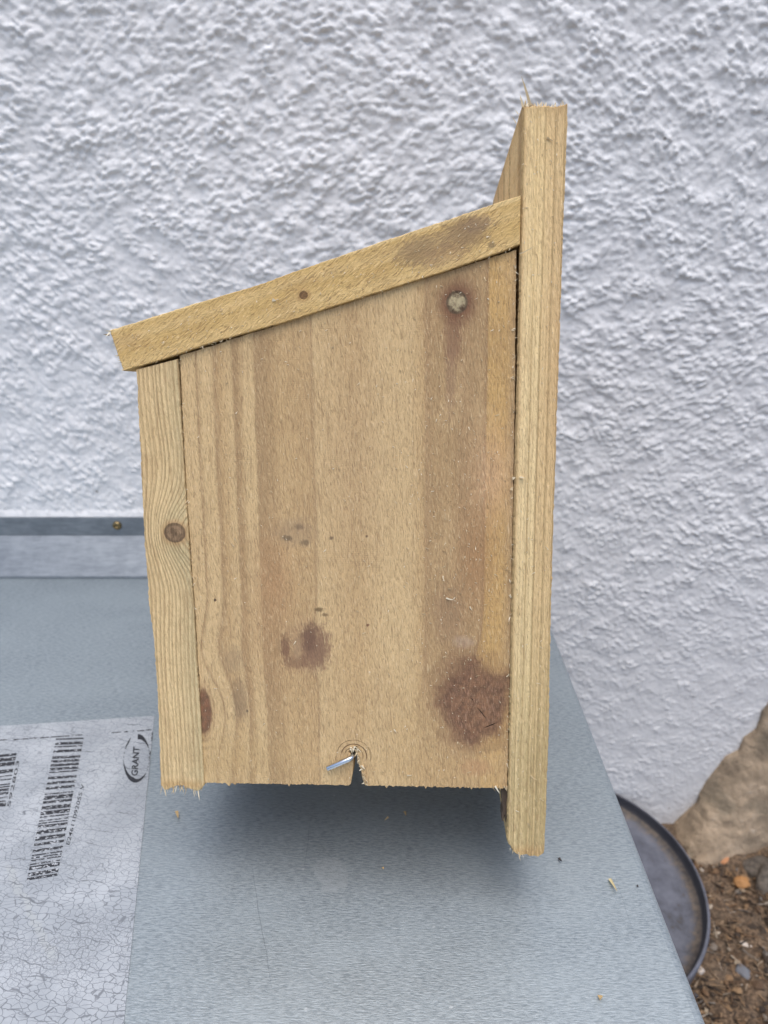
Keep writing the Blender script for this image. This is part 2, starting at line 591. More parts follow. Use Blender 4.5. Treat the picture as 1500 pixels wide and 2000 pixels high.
# a few stones and scraps that stand out on the soil
m = Mat("ochre_pebble"); ochre = m.done(m.mix(m.noise(m.vec(m.x, m.y, m.z), 0.3, 3), (0.42, 0.20, 0.06), (0.30, 0.16, 0.07)), 0.8)
m = Mat("orange_leaf"); orange = m.done(m.mix(m.noise(m.vec(m.x, m.y, m.z), 0.3, 3), (0.50, 0.23, 0.10), (0.36, 0.17, 0.08)), 0.8)
m = Mat("pale_pebble"); pale = m.done(m.mix(m.noise(m.vec(m.x, m.y, m.z), 0.5, 3), (0.62, 0.55, 0.48), (0.42, 0.34, 0.27)), 0.8)
m = Mat("grey_pebble"); greyp = m.done(m.mix(m.noise(m.vec(m.x, m.y, m.z), 0.5, 3), (0.17, 0.18, 0.20), (0.11, 0.11, 0.12)), 0.8)
m = Mat("rough_rock"); rockm = m.done(m.ramp(m.noise(m.vec(m.x, m.y, m.z), 0.2, 5, 0.7), [(0.3, (0.05, 0.042, 0.035)), (0.6, (0.15, 0.125, 0.10)), (0.8, (0.22, 0.19, 0.15))]), 0.95, 0, m.bump(m.noise(m.vec(m.x, m.y, m.z), 0.25, 5, 0.7), 0.8, 0.004))


def pebble(name, u, v_, r, sq, rot, mat, label, cat, sub=3, lift=0.5, rough=0.4):
    random.seed(u * 7 + v_)
    p = on_z(u, v_, GROUND + r * sq[2] * lift)
    bm = bmesh.new()
    rock(bm, (0, 0, 0), r, sq, rot, sub, rough)
    o = from_bm(name, bm, mat, None, True)
    o.location = p
    tag(o, label, cat)
    return o


pebble("pebble", 1449, 1724, 0.0078, (1.1, 0.85, 0.7), 0.2, ochre, "rounded ochre pebble on the soil below the brown stone", "pebble")
pebble("dead_leaf", 1419, 1679, 0.0085, (1.25, 0.42, 0.35), 0.6, orange, "small orange curled leaf scrap at the foot of the brown stone", "leaf")
pebble("pebble", 1474, 1829, 0.0046, (1.0, 0.7, 0.6), 0.7, pale, "uppermost of the whitish pebbles on the soil right of the tray", "pebble")
pebble("pebble", 1453, 1845, 0.0042, (0.8, 1.0, 0.6), 0.3, pale, "whitish pebble left of a second one, lower than the topmost, on the soil", "pebble")
pebble("pebble", 1467, 1849, 0.0034, (1, 0.8, 0.6), 0.3, pale, "smallest whitish pebble between two others on the soil", "pebble")
pebble("pebble", 1369, 1896, 0.0040, (1, 0.8, 0.8), 0.3, pale, "white pebble touching the rim of the dark tray", "pebble", lift=1.2)
pebble("pebble", 1451, 1899, 0.0075, (0.9, 1.0, 0.5), 0.5, greyp, "flat bluish grey stone lying in the soil", "pebble")
pebble("rock", 1503, 1716, 0.018, (1.2, 1.15, 0.6), 0.5, rockm, "rough grey brown rock half sunk in the soil at the right edge", "rock", 4, 0.1, 0.6)

# ------------------------------------------------------------------ round tray beside the cabinet
m = Mat("dirty_grey_tray")
v = m.vec(m.x, m.y, m.z)
n1 = m.noise(v, 0.03, 5, 0.65); n2 = m.noise(v, 0.16, 4, 0.7)
dist = m.math('SQRT', m.x * m.x + m.y * m.y)
RM = TR_R * 1000
colr = m.ramp(n1 * 0.7 + n2 * 0.3, [(0.36, (0.055, 0.055, 0.060)), (0.45, (0.092, 0.096, 0.118)), (0.6, (0.135, 0.142, 0.172))])
brown = m.step(dist + (n2 - 0.5) * 14, RM - 17, RM - 9) * m.step(dist, RM - 4, RM - 7)
colr = m.mix(brown * 0.75, colr, m.ramp(n2, [(0.35, (0.045, 0.036, 0.028)), (0.65, (0.17, 0.125, 0.08))]))
inner_wall_shade = m.step(dist, RM - 6.6, RM - 5.4) * m.step(dist, RM - 2.4, RM - 3.2)  # shadow line on the rim's inner wall, painted as near-black colour
colr = m.mix(inner_wall_shade * 0.85, colr, (0.022, 0.022, 0.028))
spot = m.step(n2 + n1 * 0.4, 0.56, 0.49) * 0.6
colr = m.mix(spot, colr, (0.09, 0.065, 0.04))
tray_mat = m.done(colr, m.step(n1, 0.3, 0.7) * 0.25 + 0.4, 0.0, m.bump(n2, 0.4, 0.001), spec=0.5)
bm = bmesh.new()
r = TR_R
lathe(bm, [(0, -0.013), (r - 0.030, -0.0135), (r - 0.020, -0.0150), (r - 0.012, -0.0120), (r - 0.0058, -0.0085), (r - 0.0042, -0.0020), (r - 0.0036, 0.0012), (r - 0.0028, 0.0022),
           (r - 0.0015, 0.0022), (r, 0.0), (r - 0.001, -0.010), (r - 0.004, -0.030), (r - 0.009, -0.049), (r - 0.012, -0.052), (0, -0.052)], n=160)
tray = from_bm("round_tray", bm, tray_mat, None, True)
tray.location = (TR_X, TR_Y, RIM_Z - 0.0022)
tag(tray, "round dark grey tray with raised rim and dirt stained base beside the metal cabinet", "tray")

# ------------------------------------------------------------------ metal cabinet, its lid and its sticker
cab = thing("metal_cabinet", "galvanised grey metal cabinet with flat lid carrying the nest box and a cracked label", "cabinet", (-0.2, 0.25, GROUND))
CABI = Matrix.Translation(Vector((0.2, -0.25, -GROUND)))     # children keep world coordinates as their own


def cab_part(name, bm, mat, parent=None, smooth=False):
    o = from_bm(name, bm, mat, parent or cab, smooth)
    if parent is None:
        o.matrix_parent_inverse = CABI
    return o


m = Mat("galvanised_steel")
v1 = m.vec(m.x * 0.25, m.y * 1.35 + m.x * 0.04, m.z)
n1 = m.noise(v1, 1.0, 4, 0.74, 0.25)
n2 = m.noise(m.vec(m.x * 0.012, m.y * 0.02, m.z), 1.0, 4, 0.6)
n3 = m.noise(m.vec(m.x, m.y, m.z), 0.9, 2, 0.5)
fleck = m.step(m.voronoi(m.vec(m.x, m.y, m.z), 0.045, 'F1'), 0.05, 0.02)
base = m.mix(m.step(n1, 0.32, 0.66), (0.225, 0.264, 0.290), (0.415, 0.467, 0.497))
base = m.mix(m.step(n2, 0.35, 0.7) * 0.4, base, (0.37, 0.42, 0.445))
base = m.mix(fleck * 0.5, base, (0.62, 0.66, 0.68))
for (ua, va, ub, vb, wd, am) in ((486, 1650, 541, 2004, 0.22, 0.55), (610, 1575, 590, 1720, 0.2, 0.35), (655, 1770, 690, 1712, 0.2, 0.35), (1180, 1640, 1260, 1900, 0.18, 0.3)):
    pa, pb = on_z(ua, va), on_z(ub, vb)
    dl = (pb - pa).length * 500
    dd = m.ell(m.x + (n2 - 0.5) * 4, m.y, (pa.x + pb.x) * 500, (pa.y + pb.y) * 500, dl, wd, math.atan2(pb.y - pa.y, pb.x - pa.x))
    base = m.mix(m.step(dd, 1.0, 0.4) * am, base, (0.12, 0.14, 0.155))
pw_ = on_z(646, 1705)
dd = m.ell(m.x, m.y, pw_.x * 1000, pw_.y * 1000, 9, 14, 0.3) + (m.noise(m.vec(m.x, m.y, 0), 0.12, 3, 0.6) - 0.5) * 1.2
base = m.mix(m.step(dd, 1.0, 0.8) * 0.22, base, (0.60, 0.64, 0.66))
steel = m.done(base, m.step(n2 + n1 * 0.3, 0.4, 0.9) * 0.12 + 0.37, 0.65, m.bump(n1 * 0.85 + n3 * 0.15, 0.32, 0.0008), spec=0.5)
# lid: top sheet with rolled edges and a skirt
bm = bmesh.new()
yb, yf = LID_BACK + 0.028, -0.16
rad = 0.0055


def ring(off, z):
    pts_ = []
    yB, yF = yb + off, yf - off
    xL = -0.60 - off
    for (x, y) in ((xL, yF), (lid_right(yF) + off, yF), (lid_right(yB) + off, yB), (xL, yB)):
        pts_.append(bm.verts.new((x, y, z)))
    return pts_


rings = [ring(-rad, 0.0)] + [ring(-rad + rad * math.sin(a), -rad + rad * math.cos(a)) for a in (0.3, 0.6, 0.9, 1.2, math.pi / 2)] + [ring(0, -0.045), ring(-0.0015, -0.045), ring(-0.0015, -0.012)]
bm.faces.new(rings[0])
for a, b in zip(rings, rings[1:]):
    for k in range(4):
        bm.faces.new((a[k], a[(k + 1) % 4], b[(k + 1) % 4], b[k]))
bm.faces.new(rings[-1][::-1])
lid = cab_part("lid", bm, steel)
me = lid.data
for p_ in me.polygons:
    p_.use_smooth = abs(p_.normal.z) < 0.98 and abs(p_.normal.z) > 0.02
bm = bmesh.new()
o8 = []
for z in (-0.012, RIM_Z + 0.018):
    o8.append([bm.verts.new((x, y, z)) for x, y in ((-0.585, yf + 0.012), (lid_right(yf) - 0.012, yf + 0.012), (lid_right(yb) - 0.012, yb - 0.004), (-0.585, yb - 0.004))])
bm.faces.new(o8[0][::-1]); bm.faces.new(o8[1])
for k in range(4):
    bm.faces.new((o8[0][k], o8[0][(k + 1) % 4], o8[1][(k + 1) % 4], o8[1][k]))
cab_part("body", bm, steel)
bm = bmesh.new()                        # recessed plinth under the body
o8 = []
for z in (RIM_Z + 0.0185, GROUND - 0.01):
    o8.append([bm.verts.new((x, y, z)) for x, y in ((-0.50, yf + 0.10), (-0.06, yf + 0.10), (-0.06, yb - 0.06), (-0.50, yb - 0.06))])
bm.faces.new(o8[0][::-1]); bm.faces.new(o8[1])
for k in range(4):
    bm.faces.new((o8[0][k], o8[0][(k + 1) % 4], o8[1][(k + 1) % 4], o8[1][k]))
cab_part("plinth", bm, steel)

# sticker
m = Mat("cracked_label")
xr_, yr_ = m.x * 0.985 - m.y * 0.17, m.y * 0.985 + m.x * 0.17
v = m.vec(m.x, m.y, 0)
wob = m.noise(v, 0.10, 3, 0.6)
wob2 = m.noise(v, 0.35, 2, 0.5)
yw = yr_ + (wob - 0.5) * 5
lt = m.math('FRACT', yw * 0.135 + (m.noise(m.vec(xr_ * 0.02, yw * 0.12, 4), 1.0, 2) - 0.5) * 1.6)
c1 = m.math('ABSOLUTE', lt - 0.5)
c2 = m.voronoi(m.vec(xr_ * 0.75 + (wob2 - 0.5) * 1.3, yw * 1.2 + (wob2 - 0.5) * 1.1, 3.0), 0.30)
c3 = m.voronoi(m.vec(xr_ * 0.9, yw, 7.0), 0.55)
dens = m.step(m.noise(v, 0.022, 2), 0.40, 0.58)
front = m.step(m.y, 330.0, 230.0)
k1 = m.step(c1, 0.032, 0.010) * m.step(m.noise(m.vec(xr_ * 0.05, yw * 0.2, 8), 1.0, 2), 0.36, 0.5)
k2 = m.step(c2, 0.055, 0.012) * (0.62 + 0.38 * front)
k3 = m.step(c3, 0.075, 0.02) * dens * (0.3 + 0.6 * front)
crack = m.math('MAXIMUM', m.math('MAXIMUM', k1 * 0.80, k2 * 0.74), k3 * 0.55)
blot = m.noise(v, 0.03, 4, 0.6)
lab = m.mix(m.step(blot, 0.35, 0.7), (0.30, 0.325, 0.35), (0.395, 0.42, 0.445))
sm_ = m.step(m.noise(m.vec(m.x * 0.02, m.y * 0.05, 5), 1.0, 3), 0.60, 0.72)
lab = m.mix(sm_ * 0.5, lab, (0.30, 0.325, 0.35))
# a long scuff running towards the front left
p0, p1 = on_z(15, 1690), on_z(105, 1875)
dxs, dys = (p1.x - p0.x) * 1000, (p1.y - p0.y) * 1000
Ls = math.hypot(dxs, dys)
al = ((m.x - p0.x * 1000) * (dxs / Ls) + (m.y - p0.y * 1000) * (dys / Ls))
ac = ((m.x - p0.x * 1000) * (-dys / Ls) + (m.y - p0.y * 1000) * (dxs / Ls)) + (wob - 0.5) * 9
scuff = m.step(m.math('ABSOLUTE', ac), 2.4, 0.8) * m.step(al, -4, 4) * m.step(al, Ls + 4, Ls - 4)
lab = m.mix(scuff * 0.55, lab, (0.36, 0.38, 0.38))
lab_c = m.mix(crack, lab, (0.105, 0.115, 0.13))
label_mat = m.done(lab_c, 0.42, 0.0, m.bump(-crack, 0.25, 0.0005), spec=0.45)

m = Mat("worn_black_print")
v = m.vec(m.x, m.y, 0)
w1 = m.noise(m.vec(m.x * 0.30, m.y * 1.0, 2), 1.0, 3, 0.7)
w2 = m.noise(v, 0.55, 3, 0.65)
wear = m.step(w1 * 0.6 + w2 * 0.4 + m.step(m.y, 390.0, 270.0) * 0.022, 0.548, 0.582)
print_mat = m.done(m.mix(wear, (0.018, 0.019, 0.024), (0.45, 0.475, 0.50)), 0.5)
m = Mat("black_print")
wear = m.step(m.noise(m.vec(m.x * 0.4, m.y * 0.9, 2), 1.0, 3, 0.7), 0.64, 0.70)
solid_print = m.done(m.mix(wear, (0.016, 0.017, 0.022), (0.42, 0.445, 0.47)), 0.5)

st_tr, st_tl, st_br = on_z(302, 1399), on_z(0, 1419), on_z(242, 2000)
eu = (st_tl - st_tr); ev = (st_br - st_tr)
quad = [st_tr, st_tr + eu * 1.55, st_tr + eu * 1.55 + ev * 1.25, st_tr + ev * 1.25]
bm = bmesh.new()
a = [bm.verts.new((p.x, p.y, 0.00045)) for p in quad]; b = [bm.verts.new((p.x, p.y, -0.0002)) for p in quad]
bm.faces.new(a)
for k in range(4): bm.faces.new((a[k], a[(k + 1) % 4], b[(k + 1) % 4], b[k]))
sticker = cab_part("sticker", bm, label_mat)
sticker['label'] = "whitish cracked paper label with worn barcodes and an oval emblem"
ZP = 0.0006


def pr(u, v_):
    p = on_z(u, v_)
    return (p.x, p.y, ZP)


def print_quads(name, quads, label=None, mat=None):
    bm = bmesh.new()
    for q in quads:
        bm.faces.new([bm.verts.new(pr(*p)) for p in q])
    o = from_bm(name, bm, mat or print_mat, sticker)
    for p_ in o.data.polygons:
        if p_.normal.z < 0:
            p_.flip()
    if label: o['label'] = label
    return o


def lerp(a, b, t): return (a[0] + (b[0] - a[0]) * t, a[1] + (b[1] - a[1]) * t)


def barcode(tl, tr, br, bl, n, seed):
    rg = random.Random(seed)
    t, out = 0.0, []
    unit = 1.0 / n
    while t < 1:
        w = rg.choice((1, 1, 1, 2, 2, 3)) * unit
        g = rg.choice((1, 1, 1, 2, 2, 3)) * unit
        t1 = min(1, t + w)
        out.append((lerp(tl, bl, t), lerp(tr, br, t), lerp(tr, br, t1), lerp(tl, bl, t1)))
        t = t1 + g
    return out


print_quads("barcode", barcode((110, 1444), (164, 1442), (112, 1714), (52, 1724), 112, 3), "long worn barcode running down the label")
print_quads("barcode", barcode((-26, 1478), (33, 1472), (11, 1576), (-60, 1584), 44, 5), "shorter barcode at the left edge of the label")


def line_quads(a, b, w):
    d = Vector((b[0] - a[0], b[1] - a[1])).normalized(); n = Vector((-d.y, d.x)) * w / 2
    return ((a[0] + n.x, a[1] + n.y), (a[0] - n.x, a[1] - n.y), (b[0] - n.x, b[1] - n.y), (b[0] + n.x, b[1] + n.y))


lq = []
for (a, b) in (((-40, 1450), (14, 1446)), ((27, 1446), (56, 1444)), ((58, 1443.5), (96, 1441)), ((99, 1441), (136, 1438.5)), ((140, 1438), (161, 1436.5)),
               ((218, 1432.5), (236, 1431)), ((242, 1431), (250, 1430)), ((260, 1429), (262, 1429)), ((268, 1429), (282, 1428)), ((285, 1427.5), (296, 1426.5)),
               ((298, 1431), (297, 1437)), ((297, 1440), (296, 1449)), ((294, 1468), (293, 1476)), ((292, 1478), (291.5, 1484))):
    lq.append(line_quads(a, b, 1.7))
print_quads("border_line", lq)


def arc_quads(c, rx, ry, a0, a1, w0, w1, w2, tilt=0.0, n=22):
    pts_ = []
    for k in range(n + 1):
        t = k / n
        a = math.radians(a0 + (a1 - a0) * t)
        w = w0 + (w1 - w0) * (t / 0.5) if t < 0.5 else w1 + (w2 - w1) * ((t - 0.5) / 0.5)
        row = []
        for s in (0, -w):
            x, y = (rx + s) * math.cos(a), (ry + s) * math.sin(a)
            row.append((c[0] + x * math.cos(tilt) - y * math.sin(tilt), c[1] + x * math.sin(tilt) + y * math.cos(tilt)))
        pts_.append(row)
    return [(p[0], q[0], q[1], p[1]) for p, q in zip(pts_, pts_[1:])]


C0 = (267, 1482.5)
TL_ = R(4)
qs = arc_quads(C0, 25.5, 47.5, -92, -28, 11, 6.5, 0.8, TL_)
qs += arc_quads(C0, 25.5, 47.5, 168, 36, 0.8, 9.5, 1.0, TL_, 30)
qs += arc_quads(C0, 25.5, 47.5, -160, -122, 0.7, 3.2, 0.6, TL_, 12)
for k in range(7):
    a = -24 + k * 8
    qs += arc_quads(C0, 25.5, 47.5, a, a + 5, 0.9, 0.9, 0.9, TL_, 2)
for k in range(3):
    a = 168 + k * 10
    qs += arc_quads(C0, 25.5, 47.5, a, a + 6, 0.8, 0.8, 0.8, TL_, 2)
print_quads("emblem", qs, "black oval emblem outline around the word", solid_print)


def printed_text(name, body, base, along, size_w, size_h, bold=0.0):
    """text reading away from the viewer: 'along' is the baseline direction in the picture, letters' tops point left"""
    cu = bpy.data.curves.new(name, 'FONT'); cu.body = body; cu.size = 1.0; cu.offset = bold; cu.resolution_u = 3
    ob = bpy.data.objects.new(name, cu); COL.objects.link(ob)
    dg = bpy.context.evaluated_depsgraph_get()
    me = bpy.data.meshes.new_from_object(ob.evaluated_get(dg))
    bpy.data.objects.remove(ob); bpy.data.curves.remove(cu)
    xs = [v_.co.x for v_ in me.vertices]; ys = [v_.co.y for v_ in me.vertices]
    x0_, x1_, y0_, y1_ = min(xs), max(xs), min(ys), max(ys)
    ax = Vector(along).normalized(); ay = Vector((ax.y, -ax.x))
    for v_ in me.vertices:
        gx_ = (v_.co.x - x0_) / (x1_ - x0_) * size_w; gy_ = (v_.co.y - y0_) / (y1_ - y0_) * size_h
        # picture y runs down; tops of the letters point left
        p = Vector(base) + ax * gx_ + ay * gy_
        v_.co = pr(p.x, p.y)
    me.update()
    o = link(name, me, solid_print, sticker)
    for p_ in o.data.polygons:
        if p_.normal.z < 0: p_.flip()
    return o


printed_text("lettering", "GRANT", (269.0, 1517.0), (4.2, -57), 57, 12.8, 0.022)
printed_text("lettering", "E2461109205S V", (136, 1652), (31, -124), 122, 7.0, 0.004)
printed_text("lettering", "592803", (20, 1578), (19, -92), 92, 6.0, 0.0)

# ------------------------------------------------------------------ flashing between the lid and the wall
fl = thing("wall_flashing", "grey metal flashing strip between the lid and the white wall, fixed with a brass screw", "flashing", (-0.2, FL_Y, 0))
FLI = Matrix.Translation(Vector((0.2, -FL_Y, 0)))
m = Mat("flashing_steel")
n1 = m.noise(m.vec(m.x * 0.2, m.y, m.z), 0.35, 4, 0.65); n2 = m.noise(m.vec(m.x, m.y, m.z), 0.05, 4, 0.6)
flash_mat = m.done(m.mix(m.step(n2 * 0.5 + n1 * 0.5, 0.35, 0.65), (0.165, 0.182, 0.198), (0.245, 0.265, 0.28)), 0.42, 0.45, m.bump(n1, 0.1, 0.0005), spec=0.4)
FX1 = lid_right(LID_BACK) - 0.006


def strip(name, prof):
    bm = bmesh.new()
    va = [bm.verts.new((-0.60, y, z)) for y, z in prof]; vb = [bm.verts.new((FX1, y, z)) for y, z in prof]
    n = len(prof)
    bm.faces.new(va); bm.faces.new(vb[::-1])
    for k in range(n):
        bm.faces.new((va[k], va[(k + 1) % n], vb[(k + 1) % n], vb[k]))
    o = from_bm(name, bm, flash_mat, fl)
    o.matrix_parent_inverse = FLI
    return o


strip("sloped_apron", [(LID_BACK - 0.0004, 0.0004), (LID_BACK, 0.0026), (FL_Y - 0.0012, FL_MID), (FL_Y, FL_MID - 0.0016), (LID_BACK + 0.002, 0.0003)])
strip("upright_flange", [(FL_Y - 0.0010, FL_MID + 0.0003), (FL_Y - 0.0016, FL_TOP), (FL_Y + 0.0004, FL_TOP), (FL_Y + 0.0004, FL_MID - 0.0016)])
m = Mat("aged_brass")
brass = m.done(m.mix(m.noise(m.vec(m.x, m.y, m.z), 0.6, 3), (0.30, 0.23, 0.10), (0.17, 0.12, 0.07)), 0.35, 0.9)
bm = bmesh.new()
lathe(bm, [(0.0044, 0.0), (0.0043, 0.0012), (0.0036, 0.0023), (0.0024, 0.0028), (0.0019, 0.0027)], n=28)
# cross recess
lathe(bm, [(0.0019, 0.0027), (0.0012, 0.0012), (0, 0.0010)], n=8, a0=0.3)
for v_ in bm.verts:
    x, y, z = v_.co
    v_.co = (x, -z, y)
scr = from_bm("screw", bm, brass, fl, True)
scr.matrix_parent_inverse = FLI
scr.location = on_y(229, 1026, FL_Y - 0.0012)

# ------------------------------------------------------------------ wood
def wood(name, to_uw, stops, width, bumps=(), knots=(), smudges=(), rings=None, saw=0.25, tint=(), fuzz=1.0, wander=1.0, seed=0.0, scribe=None, rough_dir=0.0, slits=(), gain=(1.21, 1.16, 1.09), streak=1.0, low_rings=None):
    """sawn softwood.  to_uw(m) gives (across, along, through) in mm; stops colour the growth bands across the board"""
    m = Mat(name)
    u, w, q = to_uw(m)
    lowv = m.vec(u * 0.012, w * 0.008, q * 0.02 + seed)
    f = u + (m.noise(lowv, 1.0, 2, 0.5) - 0.5) * (7 * wander) + (m.noise(m.vec(u * 0.12, w * 0.03, seed), 1.0, 2, 0.5) - 0.5) * (1.6 * wander) + q * 0.12
    for (cu_, cw_, su, sw, a) in bumps:
        f = f + m.gauss(u, w, cu_, cw_, su, sw) * a
    col = m.ramp(f * (1.0 / width), stops)
    hgt = None
    if rings:
        per, dark, amt = rings
        t = f * (1.0 / per) + (m.noise(m.vec(f * 0.22, seed, 0), 1.0, 1) - 0.5) * 1.6
        saww = m.math('FRACT', t)
        late = m.step(saww, 0.40, 0.82) * m.step(saww, 1.0, 0.90)
        vis = m.step(m.noise(m.vec(f * 0.3, w * 0.012, 9 + seed), 1.0, 2), 0.25, 0.6)
        col = m.mix(late * amt * (vis * 0.6 + 0.4), col, dark)
        hgt = late * 0.9
    if low_rings:
        lw0, lw1, lper = low_rings
        t = m.math('FRACT', f * (1.0 / lper) + (m.noise(m.vec(f * 0.3, seed, 3), 1.0, 1) - 0.5) * 1.2)
        lat = m.step(t, 0.30, 0.70) * m.step(t, 1.0, 0.86) * m.step(w, lw0, lw1)
        col = m.mix(lat * 0.62, col, (0.235, 0.175, 0.085))
        hgt = lat * 0.9 if hgt is None else hgt + lat * 0.9
    # broad mottling
    mot = m.noise(m.vec(u * 0.06, w * 0.03, q * 0.05 + 3 + seed), 1.0, 4, 0.6)
    col = m.mix(m.step(mot, 0.5, 0.75) * 0.35, col, (0.33, 0.215, 0.115))
    col = m.mix(m.step(mot, 0.48, 0.25) * 0.30, col, (0.58, 0.42, 0.235))
    for (px, py, su, sw, c, a) in tint:
        col = m.mix(m.gauss(u, w, px, py, su, sw) * a, col, c)
    # fibres: short torn hairs along the grain
    tilt = 0.12 + rough_dir
    uf, wf = u + w * tilt, w - u * tilt
    wv = m.noise(m.vec(u * 0.09, w * 0.05, seed), 1.0, 2) * 5
    h1 = m.noise(m.vec(uf * 1.7 + wv, wf * 0.27 + wv * 0.3, q * 1.2 + seed), 1.0, 3, 0.66, 0.7)
    h2 = m.noise(m.vec(u * 3.2, w * 0.60, q * 2 + seed), 1.0, 2, 0.65)
    h3 = m.noise(m.vec(u * 0.9, w * 0.06, q + seed), 1.0, 3, 0.6)
    col = m.mix(m.step(h1, 0.50, 0.32) * (0.56 * fuzz), col, (0.21, 0.135, 0.07))
    col = m.mix(m.step(h1, 0.54, 0.72) * (0.50 * fuzz), col, (0.68, 0.54, 0.345))
    col = m.mix(m.step(h2, 0.46, 0.30) * 0.26, col, (0.20, 0.13, 0.07))
    col = m.mix(m.step(h3, 0.48, 0.30) * (0.40 * streak), col, (0.27, 0.175, 0.095))
    spk = m.step(m.noise(m.vec(u * 1.5, w * 1.2, 20 + seed), 1.0, 2, 0.7), 0.66, 0.73)
    col = m.mix(spk * 0.5, col, (0.80, 0.67, 0.46))
    # saw marks across the grain
    sawh = m.math('SINE', w * (2 * math.pi / 0.95) + h3 * 3.0)
    sawm = m.step(m.noise(m.vec(u * 0.03, w * 0.05, 31 + seed), 1.0, 2), 0.50, 0.70) * (saw * 0.35)
    # smudges
    for (cu_, cw_, su, sw, c, a) in smudges:
        d = m.ell(u, w, cu_, cw_, su, sw) + (m.noise(m.vec(u * 0.35, w * 0.35, 40 + seed), 1.0, 4, 0.65) - 0.5) * 0.9 + (h1 - 0.5) * 0.8
        col = m.mix(m.step(d, 1.0, 0.35) * a, col, c)
    slit_h = None
    for kn in knots:
        cu_, cw_, su, sw, ang, c_in, c_edge, halo, fuz, dia = kn
        wob = m.noise(m.vec(u * 0.09, w * 0.09, 50 + cu_), 1.0, 4, 0.6)
        d = m.ell(u, w, cu_, cw_, su, sw, ang) + (wob - 0.5) * fuz + (h1 - 0.5) * dia * 1.5
        if halo:
            hc, hr, ha = halo
            col = m.mix(m.step(d, hr, 0.75) * ha, col, hc)
        if dia > 0.1:
            gr = m.step(m.math('SINE', d * 15.0 + (h3 - 0.5) * 6.0), 0.25, 0.95) * m.step(d, 2.3, 1.3) * m.step(m.noise(m.vec(u * 0.05, w * 0.05, 90), 1.0, 2), 0.40, 0.6)
            col = m.mix(gr * 0.45, col, (0.25, 0.16, 0.085))
        inner = m.step(d, 1.0 + dia, 1.0 - dia)
        blot_ = m.noise(m.vec(u * 0.35, w * 0.28, 70 + cu_), 1.0, 4, 0.65)
        kcol = m.mix(m.step(blot_, 0.36, 0.62), c_edge, c_in)
        ov = min(1.0, dia * 3.5)
        kcol = m.mix(m.step(h1, 0.50, 0.68) * 0.6 * ov, kcol, tuple(min(1, c * 1.6 + 0.06) for c in c_in))
        kcol = m.mix(m.step(h2, 0.56, 0.70) * 0.45 * ov, kcol, (0.42, 0.30, 0.20))
        kcol = m.mix(m.step(d, 0.62, 0.88) * (0.98 - 0.6 * ov), kcol, c_edge)
        col = m.mix(inner * (0.95 - 0.13 * ov), col, kcol)
        sawm = m.math('MAXIMUM', sawm, m.step(d, 1.9, 0.9) * (min(1.0, saw * 0.4) if dia > 0.1 else 0.0))
    for (x0_, y0_, x1_, y1_, wd) in slits:
        L_ = math.hypot(x1_ - x0_, y1_ - y0_)
        d = m.ell(u + (h3 - 0.5) * 0.8, w, (x0_ + x1_) / 2, (y0_ + y1_) / 2, L_ / 2, wd, math.atan2(y1_ - y0_, x1_ - x0_))
        slit = m.step(d, 1.0, 0.5)
        col = m.mix(slit * 0.9, col, (0.03, 0.018, 0.012))
        slit_h = slit if slit_h is None else m.math('MAXIMUM', slit_h, slit)
    col = m.mix(m.step(sawh, 0.2, -0.8) * sawm * 0.42, col, (0.24, 0.15, 0.08))
    height = h1 * (0.75 * fuzz) + h2 * 0.30 + h3 * (0.35 * streak) + sawh * sawm * 0.16
    if hgt is not None: height = height + hgt * 0.45
    if slit_h is not None: height = height - slit_h * 2.0
    if scribe:
        su_, sw_, rr_ = scribe
        for (ro, ww, a0) in ((1.0, 0.055, 0.8), (0.72, 0.05, 0.55), (1.35, 0.03, 0.35)):
            d = m.ell(u, w, su_, sw_, rr_ * ro, rr_ * ro * 0.98)
            arcm = m.step(m.math('ABSOLUTE', d - 1.0), ww, ww * 0.3) * m.step(w + u * 0.25, sw_ + su_ * 0.25 - 2.0, sw_ + su_ * 0.25 + 1.0)
            col = m.mix(arcm * a0, col, (0.17, 0.095, 0.045))
            height = height - arcm * 1.0
    col = m.mix(1.0, col, gain, 'MULTIPLY')
    return m.done(col, 0.82, 0.0, m.bump(height, 0.95, 0.0010), spec=0.25)


def K(u, v_, rx, ry, *rest):
    x, z = B(u, v_)
    return (x * 1000, z * 1000, rx / 4.3, ry / 4.2, *rest)


XZ = lambda m: (m.x, m.z, m.y)
PL, PR = B(347, 1000)[0], B(1006, 1000)[0]
# panel corners in box coordinates
pTL, pTR, pBR, pBL = B(349, 694), B(1009, 486), B(991, 1541), B(397.5, 1531)
px0 = 0.5 * (pTL[0] + pBL[0]) * 1000; px1 = 0.5 * (pTR[0] + pBR[0]) * 1000
PW = px1 - px0
LT = (0.56, 0.41, 0.222); MD = (0.475, 0.330, 0.172); DK = (0.395, 0.270, 0.142); BR_ = (0.365, 0.245, 0.132); GO = (0.500, 0.325, 0.135); VD = (0.31, 0.20, 0.105)
red_knot = (0.150, 0.078, 0.048); dark_edge = (0.085, 0.048, 0.032)


def pf(px, y=860):
    return (B(px, y)[0] * 1000 - px0) / PW


